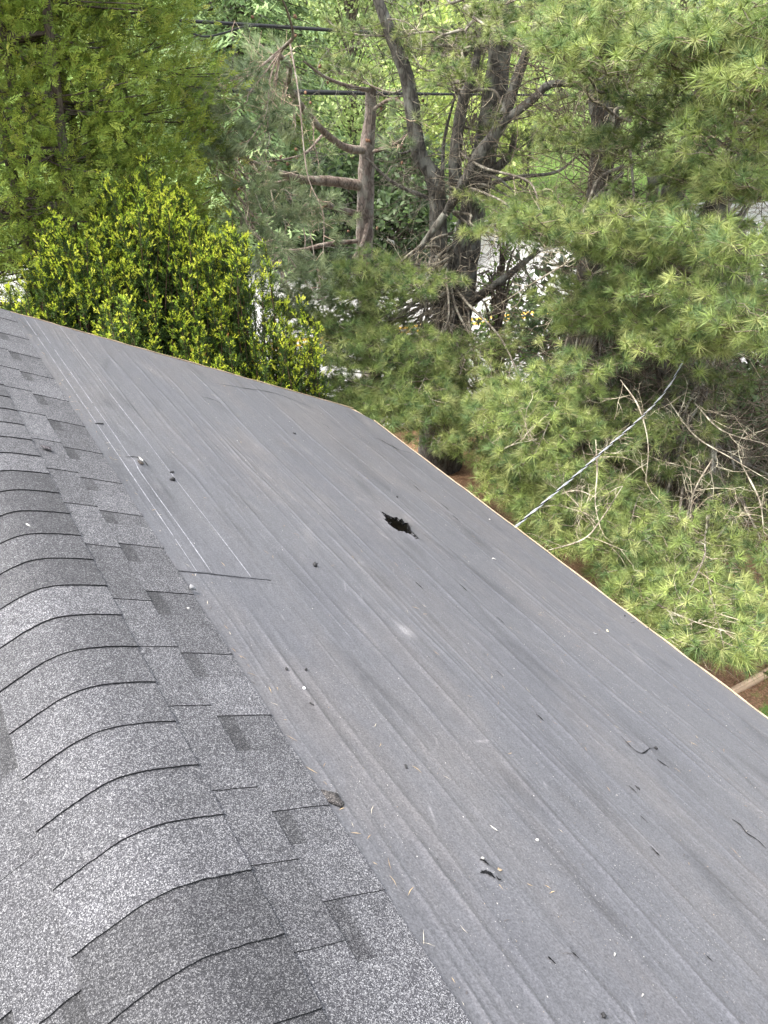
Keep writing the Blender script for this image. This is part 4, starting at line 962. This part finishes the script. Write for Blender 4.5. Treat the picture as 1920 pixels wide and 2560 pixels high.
for k, (px, dh, R, H, cs, lb) in enumerate(specs): leafy(px, dh, R, H, lb, 60+k, cs, 10500, .075 if dh < 36 else .11, grp=G_)
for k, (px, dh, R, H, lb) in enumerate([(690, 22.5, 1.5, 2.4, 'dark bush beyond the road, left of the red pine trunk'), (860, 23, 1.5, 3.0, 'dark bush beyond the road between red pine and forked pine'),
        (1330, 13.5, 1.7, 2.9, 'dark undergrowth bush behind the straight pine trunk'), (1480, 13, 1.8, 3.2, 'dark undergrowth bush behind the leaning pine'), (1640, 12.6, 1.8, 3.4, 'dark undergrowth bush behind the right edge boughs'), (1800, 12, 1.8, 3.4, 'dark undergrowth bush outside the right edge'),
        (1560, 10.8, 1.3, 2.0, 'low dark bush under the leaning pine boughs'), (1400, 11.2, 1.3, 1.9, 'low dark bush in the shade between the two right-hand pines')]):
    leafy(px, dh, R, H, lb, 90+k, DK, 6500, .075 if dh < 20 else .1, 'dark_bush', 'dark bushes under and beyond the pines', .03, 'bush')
leafy(1110, 11.9, .5, 3.55, 'small bright leafy sapling hanging in the white road gap right of the forked pine', 120, [(.14, .24, .04), (.18, .28, .05)], 420, .045, 'sapling', None, .5, 'sapling')

# broad-leaved shrub under the lowest pine boughs
def laurel(px, py, n, R, label, seed):
    r_ = np.random.default_rng(seed); c0 = G(px, py); root = tree_root('laurel_bush', c0, label, 'bush', 'glossy shrubs under the pine boughs'); st = MB(); mb = MB()
    for k in range(n):
        a = r_.uniform(0, 2*math.pi); rr = R*math.sqrt(r_.random()); tp = c0+[rr*math.cos(a), rr*math.sin(a), r_.uniform(.35, .95)]; st.tube(spline([c0+[rr*.3*math.cos(a), rr*.3*math.sin(a), 0], (c0+tp)/2+r_.normal(size=3)*.05, tp], 4), np.linspace(.008, .003, 7), 4)
        nl = r_.integers(6, 9)
        for j in range(nl):
            ph = j*2*math.pi/nl+r_.uniform(-.2, .2); d = norm(np.array([math.cos(ph), math.sin(ph), r_.uniform(-.1, .45)])); sd_ = norm(np.cross(d, [0, 0, 1.0])); L_ = r_.uniform(.09, .14); up_ = np.cross(sd_, d)
            t = np.linspace(0, 1, 6); wv = .022*np.sin(np.pi*np.clip(t*.94+.03, 0, 1))**.8; ctr = tp+d*(t*L_)[:, None]+up_*(-.25*L_*t*t)[:, None]
            V = np.stack([ctr-sd_*wv[:, None]+up_*(.25*wv)[:, None], ctr, ctr+sd_*wv[:, None]+up_*(.25*wv)[:, None]], 1).reshape(-1, 3); fs = []
            for q in range(5): fs += [(q*3, q*3+1, q*3+4, q*3+3), (q*3+1, q*3+2, q*3+5, q*3+4)]
            mb.add(V, f4=fs, col=np.array((.075, .13, .04))*r_.uniform(.8, 1.5))
    st.build('stem', M['bark_dark'], root); mb.build('crown', M['leaf'], root, True); reparent(root)
laurel(1655, 1400, 26, .55, 'glossy broad-leaved bush at the right edge above the timber', 7)
laurel(1500, 1420, 22, .45, 'glossy broad-leaved bush peeping out right at the eave', 8)
laurel(1590, 1370, 20, .5, 'glossy broad-leaved bush in the dark gap below the lowest boughs', 9)

# ---------------- cables
def cable(name, pts, r, mat, label, sides=8):
    mb = MB(); mb.tube(spline(pts, 14), r, sides); o = mb.build(name, M[mat], None, True); tag(o, label, 'cable'); return o
cable('power_cable', [PH(-300, 25, 16.5), PH(200, 34, 16.3), PH(360, 43, 16.2), PH(530, 53, 16.1), PH(700, 64, 16), PH(1000, 82, 16), PH(1500, 104, 16), PH(2200, 120, 16)], .028, 'cable', 'black upper power cable crossing left of the pines, with a drooping loop below it')
cable('power_cable', [PH(380, 46, 16.15), PH(400, 64, 16.15), PH(440, 79, 16.1), PH(485, 71, 16.1), PH(525, 58, 16.05), PH(560, 55.5, 16.05)], .016, 'cable', 'short drooping black loop hung under the upper power cable')
cable('power_cable', [PH(-300, 175, 15.6), PH(300, 188, 15.5), PH(500, 195, 15.4), PH(710, 200, 15.4), PH(1020, 204, 15.4), PH(1500, 206, 15.4), PH(2200, 200, 15.4)], [.03, .042, .042, .04, .018, .014, .014], 'cable', 'thick black lower power cable passing behind the snapped pine and the forked pine')
# twisted service drop
e0 = RS(*RU(1113, 1137)) ; e0[2] -= .10; d_ = norm(ray(1113, 1137)); 
a = P(1116, 1134, np.linalg.norm(RS(*RU(1113, 1137))-CAM)+.10); b_ = PH(1432, 852, 7.3); b2 = a + (b_-a)*1.25 + np.array([0, 0, .35])
a0 = a + norm(a-b_)*.35
ctl = spline([a0, a+(b_-a)*.5+[0, 0, -.035], b_, b2], 110); mb = MB()
t = np.gradient(ctl, axis=0); t = norm(t); u_ = norm(np.cross(t, [0, 0, 1.0])); v_ = np.cross(t, u_); cum = np.r_[0, np.cumsum(np.linalg.norm(np.diff(ctl, axis=0), axis=1))]
sroot = empty('service_wire', tuple(a0)); tag(sroot, 'twisted grey and black service wire slanting from the eave up into the pine boughs', 'wire')
for k, (mt, rr) in enumerate((('cable', .0034), ('alu', .0042), ('alu', .0042))):
    ph = cum*24 + k*2.094; mb = MB(); mb.tube(ctl + u_*(np.cos(ph)*.0048)[:, None] + v_*(np.sin(ph)*.0048)[:, None], rr, 6); mb.build('strand', M[mt], sroot, True)
reparent(sroot)

# ---------------- timber at the lower right
tb = MB(); p = G(1560, 1502, .09); q = G(1700, 1425, .09); dd = norm(q-p); p = p-dd*.9; q = q+dd*1.6; sd_ = norm(np.cross(dd, [0, 0, 1.0])); tm = (p+q)/2
import bmesh
tb.box(tm - [0, 0, .045], (q-p)/2, sd_*.032, np.array([0, 0, .045])); tb.box(tm + dd*.2 + sd_*.012 + [0, 0, .0125], (q-p)/2*.62, sd_*.020, np.array([0, 0, .012]))
m, nt, b, out = newmat('weathered_timber'); h = N(nt); n1 = h.n('TexNoise', Scale=4.0, Detail=8.0, Roughness=.7); h.l(coords(h, (6, 6, 30)), n1.inputs['Vector'])
h.l(h.mix(h.ramp(n1.outputs[0], [(.3, 0), (.7, 1)]).outputs[0], (.34, .22, .13), (.55, .41, .27)), b.inputs['Base Color']); b.inputs['Roughness'].default_value = .85
to = tb.build('timber_edging', m, None, False, tuple(tm)); tag(to, 'weathered brown timber edging lying on the mulch at the lower right, past the eave', 'timber')
bv = to.modifiers.new('bevel', 'BEVEL'); bv.width = .004

# grass blades and litter next to it
gb = MB(); n = 9000; r_ = np.random.default_rng(44)
xy = np.stack([lawn_c[0]+1.0+r_.normal(size=n)*.95, lawn_c[1]-.6+r_.normal(size=n)*.7], 1)
b0 = np.c_[xy, np.zeros(n)]; d = norm(r_.normal(size=(n, 3))*[.5, .5, .1]+[0, 0, 1]); L_ = r_.uniform(.03, .08, (n, 1)); s_ = norm(np.cross(d, r_.normal(size=(n, 3))))*.0035
gb.add(np.stack([b0-s_, b0+s_, b0+d*L_], 1).reshape(-1, 3), f3=np.arange(3*n).reshape(n, 3), col=np.repeat(np.array([(.07, .15, .025), (.12, .20, .04), (.20, .22, .07)])[r_.integers(0, 3, n)], 3, 0))
tag(gb.build('grass', M['leaf']), 'short green grass beside the timber at the lower right corner', 'grass', kind='stuff')
lt = MB(); n = 16000; c0 = G(1600, 1450); xy = np.stack([c0[0]+r_.normal(size=n)*1.6, c0[1]+r_.normal(size=n)*1.6], 1); b0 = np.c_[xy, r_.uniform(.002, .03, n)]
d = norm(r_.normal(size=(n, 3))*[1, 1, .15]); s_ = norm(np.cross(d, r_.normal(size=(n, 3))))*.003; L_ = r_.uniform(.03, .09, (n, 1))
lt.add(np.stack([b0-s_, b0+s_, b0+d*L_], 1).reshape(-1, 3), f3=np.arange(3*n).reshape(n, 3), col=np.repeat(np.array([(.30, .16, .08), (.42, .26, .14), (.16, .08, .045)])[r_.integers(0, 3, n)], 3, 0))
tag(lt.build('pine_litter', M['bits']), 'dead brown pine needles strewn on the ground under the pines', 'pine litter', kind='stuff')

# ---------------- things lying on the roof
def scrap(px, py, sx, sy, th, col, name, label, cat='scrap', rough=.35, rot=None, group=None, jag=9, lift=0.0):
    U_, y_ = RU(px, py); onstrip = U_ > 1.225; base = (_hgt(U_, y_) if onstrip else .013)
    c = RS(U_, y_, base+.0005+lift); r_ = np.random.default_rng(int(px*7+py)); a = r_.uniform(0, 6.28) if rot is None else rot
    ex = EV*math.cos(a)+np.array([0, 1, 0])*math.sin(a); ey = np.cross(NRM, ex); n = jag
    t = np.sort(r_.uniform(0, 2*math.pi, n)); rad = 1+rough*r_.uniform(-1, 1, n); mb = MB(); top, bot = [], []
    for k in range(n):
        v = ex*math.cos(t[k])*sx*rad[k]+ey*math.sin(t[k])*sy*rad[k]; bot.append(v+NRM*0); top.append(v*.86+NRM*th*r_.uniform(.5, 1.3))
    V = np.array(bot+top+[NRM*th*1.1, NRM*0]); f3 = [(n+k, n+(k+1) % n, 2*n) for k in range(n)]+[((k+1) % n, k, 2*n+1) for k in range(n)]; f4 = [(k, (k+1) % n, n+(k+1) % n, n+k) for k in range(n)]
    mb.add(V, f3=f3, f4=f4, col=col); o = mb.build(name, M['shingle'] if name == 'shingle_scrap' else M['bits']); o.location = c; tag(o, label, cat, group); return o
BK = (.012, .012, .013); WH = (.34, .33, .31); GY = (.16, .16, .165); BR = (.30, .22, .15)
GS = 'small scraps lying on the roof'
S_ = [
 (374, 1039, .016, .011, .012, BK, 'rubber_scrap', 'square black scrap on the underlayment near the chalk lines, just below a smaller torn flake'),
 (371, 1021, .018, .006, .004, BK, 'rubber_scrap', 'thin torn black flake beside the third chalk line, above the square black scrap'),
 (678, 1222, .011, .010, .012, BK, 'rubber_scrap', 'round black crumb on the open underlayment, right of the seam end'),
 (215, 917, .026, .004, .004, BK, 'rubber_scrap', 'short black strip lying between the first two chalk lines'),
 (635, 937, .012, .008, .006, BK, 'rubber_scrap', 'small black pair of crumbs on the upper underlayment, left of the cracked fold'),
 (857, 1075, .008, .005, .005, BK, 'rubber_scrap', 'tiny black curl just above the large tear'),
 (886, 1138, .006, .006, .006, BK, 'rubber_scrap', 'tiny black crumb touching the right lip of the large tear'),
 (660, 1448, .006, .005, .006, BK, 'rubber_scrap', 'small black crumb right of the strong wrinkle, mid roof'),
 (618, 1447, .007, .003, .006, BK, 'rubber_scrap', 'ragged black flake on the strong wrinkle itself'),
 (877, 1658, .010, .003, .003, BK, 'rubber_scrap', 'black sliver halfway between shingle edge and the cracked fold'),
 (673, 1522, .007, .003, .003, BK, 'rubber_scrap', 'black sliver by the shingle edge beside a white speck'),
 (1303, 2197, .006, .005, .006, BK, 'rubber_scrap', 'black crumb at the very bottom of the photo'),
 (1417, 1618, .008, .006, .008, BK, 'rubber_scrap', 'black knot at the end of the curling crack on the right'),
 (1377, 1702, .010, .004, .003, BK, 'rubber_scrap', 'flat black flake below the curling crack'),
 (1350, 1331, .016, .004, .003, BK, 'rubber_scrap', 'black splinter close to the eave, above two grey twigs'),
 (1366, 1344, .016, .003, .004, GY, 'twig_piece', 'grey twig piece close to the eave, under the black splinter'),
 (1397, 1358, .018, .004, .005, GY, 'twig_piece', 'grey twig piece touching the eave line'),
 (1068, 1209, .012, .004, .005, WH, 'twig_piece', 'pale twig bit with a dark end, right of the large tear'),
 (1058, 1122, .012, .006, .003, WH, 'paint_chip', 'white chip near the eave, level with the large tear'),
 (1312, 1363, .010, .006, .003, (.70, .62, .40), 'paint_chip', 'cream chip near the eave beside a grey flake'),
 (1285, 1369, .014, .004, .003, GY, 'paint_chip', 'grey flake left of the cream chip near the eave'),
 (303, 997, .022, .007, .003, WH, 'paint_chip', 'long white chip on the torn hump beside the chalk lines'),
 (1040, 1860, .0045, .004, .004, WH, 'paint_chip', 'white lump by the small upper tear in the foreground'),
 (1077, 1880, .009, .006, .0012, (.26, .19, .12), 'leaf_scrap', 'dry tan leaf scrap over the foreground tear'),
 (1067, 1815 - 24, .012, .002, .002, WH, 'paint_chip', 'thin white shaving above the foreground tear'),
 (1160, 1816, .005, .004, .004, WH, 'stone_chip', 'single white stone chip right of the thin shaving'),
 (1328, 2062, .006, .003, .003, WH, 'paint_chip', 'narrow white chip low on the right of the underlayment'),
 (1388, 2150, .009, .002, .002, WH, 'paint_chip', 'thin white curl near the bottom, on the right'),
 (403, 1323, .004, .004, .004, WH, 'stone_chip', 'white pebble stuck at the corner of a ridge cap'),
 (60, 1143, .010, .005, .003, WH, 'stone_chip', 'white chip on a ridge cap on the left'),
 (412, 1279, .012, .007, .010, GY, 'stone_chip', 'grey stone on the edge of the shingle strip, below the seam'),
 (655, 1490, .006, .004, .004, (.8, .8, .8), 'stone_chip', 'bright white speck beside the strong wrinkle'),
 (100, 975, .024, .014, .005, (1, .9, .9), 'shingle_scrap', 'round pinkish grey scrap lying on the shingles near the ridge'),
 (300, 1006, .020, .010, .004, (.8, .65, .5), 'shingle_scrap', 'crumbled brown scrap just under the long white chip'),
 (715, 1727, .030, .023, .008, (1.0, .9, .8), 'shingle_scrap', 'broken shingle corner hanging over the strip edge in the foreground'),
 (1612, 1797, .010, .003, .004, WH, 'paint_chip', 'white sliver inside the long crack at the right edge')]
for s__ in S_: scrap(*s__, cat={'rubber_scrap': 'scrap', 'twig_piece': 'twig', 'paint_chip': 'chip', 'leaf_scrap': 'leaf', 'stone_chip': 'stone', 'shingle_scrap': 'shingle scrap'}[s__[6]], group=GS)
# uncountable grit
gt = MB(); n = 4200; r_ = np.random.default_rng(77); Ug = r_.uniform(1.24, 3.85, n); Yg = r_.uniform(-.3, 5.15, n)
cl = r_.random(n) < .45; cu = r_.uniform(1.3, 3.8, 60); cy = r_.uniform(0, 5, 60); k = r_.integers(0, 60, n)
Ug = np.where(cl, np.clip(cu[k]+r_.normal(size=n)*.05, 1.24, 3.85), Ug); Yg = np.where(cl, np.clip(cy[k]+r_.normal(size=n)*.22, -.3, 5.15), Yg)
uu = np.linspace(1.2, 3.9, 700); yy = np.linspace(-.4, 5.2, 700); HG = wrinkle(*np.meshgrid(uu, yy, indexing='ij'))
hh = HG[np.clip(np.searchsorted(uu, Ug), 0, 699), np.clip(np.searchsorted(yy, Yg), 0, 699)] + np.where((Ug < STR1) & (Yg > SEAM), .0035, 0)
P0 = RID + EV*(Ug-UR)[:, None] + NRM*(hh+.0006)[:, None]; P0[:, 1] += Yg
sz = (r_.uniform(.0006, .0013, n)*np.where(r_.random(n) < .06, 1.9, 1))[:, None]
V = [P0 + sz*(EV*math.cos(a)*r_.uniform(.5, 1.3, (n, 1)) + np.array([0, 1, 0])*math.sin(a)*r_.uniform(.6, 1.9, (n, 1))) for a in (0, 2.1, 4.2)] + [P0+NRM*sz*1.1]
V = np.stack(V, 1); i4 = np.arange(n)[:, None]*4
F_ = np.concatenate([i4+[0, 1, 3], i4+[1, 2, 3], i4+[2, 0, 3]])
cc = np.array([(.42, .41, .39), (.26, .25, .24), (.02, .02, .02), (.32, .24, .16)])[r_.choice(4, n, p=[.28, .25, .35, .12])]
gt.add(V.reshape(-1, 3), f3=F_, col=np.repeat(cc, 4, 0)); tag(gt.build('grit', M['bits']), 'pale and dark grit scattered over the bare underlayment', 'grit', kind='stuff')

# dry needles and slivers blown on to the roof, gathered a little along the shingle edge
fn = MB(); n = 330; r_ = np.random.default_rng(91); Ug = np.where(r_.random(n) < .3, 1.235+np.abs(r_.normal(size=n))*.03, r_.uniform(1.24, 3.84, n)); Yg = r_.uniform(-.2, 5.1, n)
hh = HG[np.clip(np.searchsorted(uu, Ug), 0, 699), np.clip(np.searchsorted(yy, Yg), 0, 699)] + np.where((Ug < STR1) & (Yg > SEAM), .0035, 0) + .0022
P0 = RID + EV*(Ug-UR)[:, None] + NRM*hh[:, None]; P0[:, 1] += Yg; a = r_.normal(size=n)*.9+1.57; dv = EV*np.cos(a)[:, None] + np.array([0, 1, 0])*np.sin(a)[:, None]; sv = np.cross(NRM, dv)
L_ = r_.uniform(.006, .022, (n, 1)); w_ = r_.uniform(.0005, .0011, (n, 1))
V = np.stack([P0-dv*L_, P0+sv*w_, P0+dv*L_+sv*L_*r_.normal(size=(n, 1))*.2, P0-sv*w_], 1)
fn.add(V.reshape(-1, 3), f4=np.arange(4*n).reshape(n, 4), col=np.repeat(np.array([(.42, .30, .16), (.30, .20, .11), (.45, .40, .32), (.06, .05, .045)])[r_.integers(0, 4, n)], 4, 0))
tag(fn.build('fallen_needles', M['bits']), 'dry tan pine needles and slivers scattered over the underlayment', 'pine needles', kind='stuff')
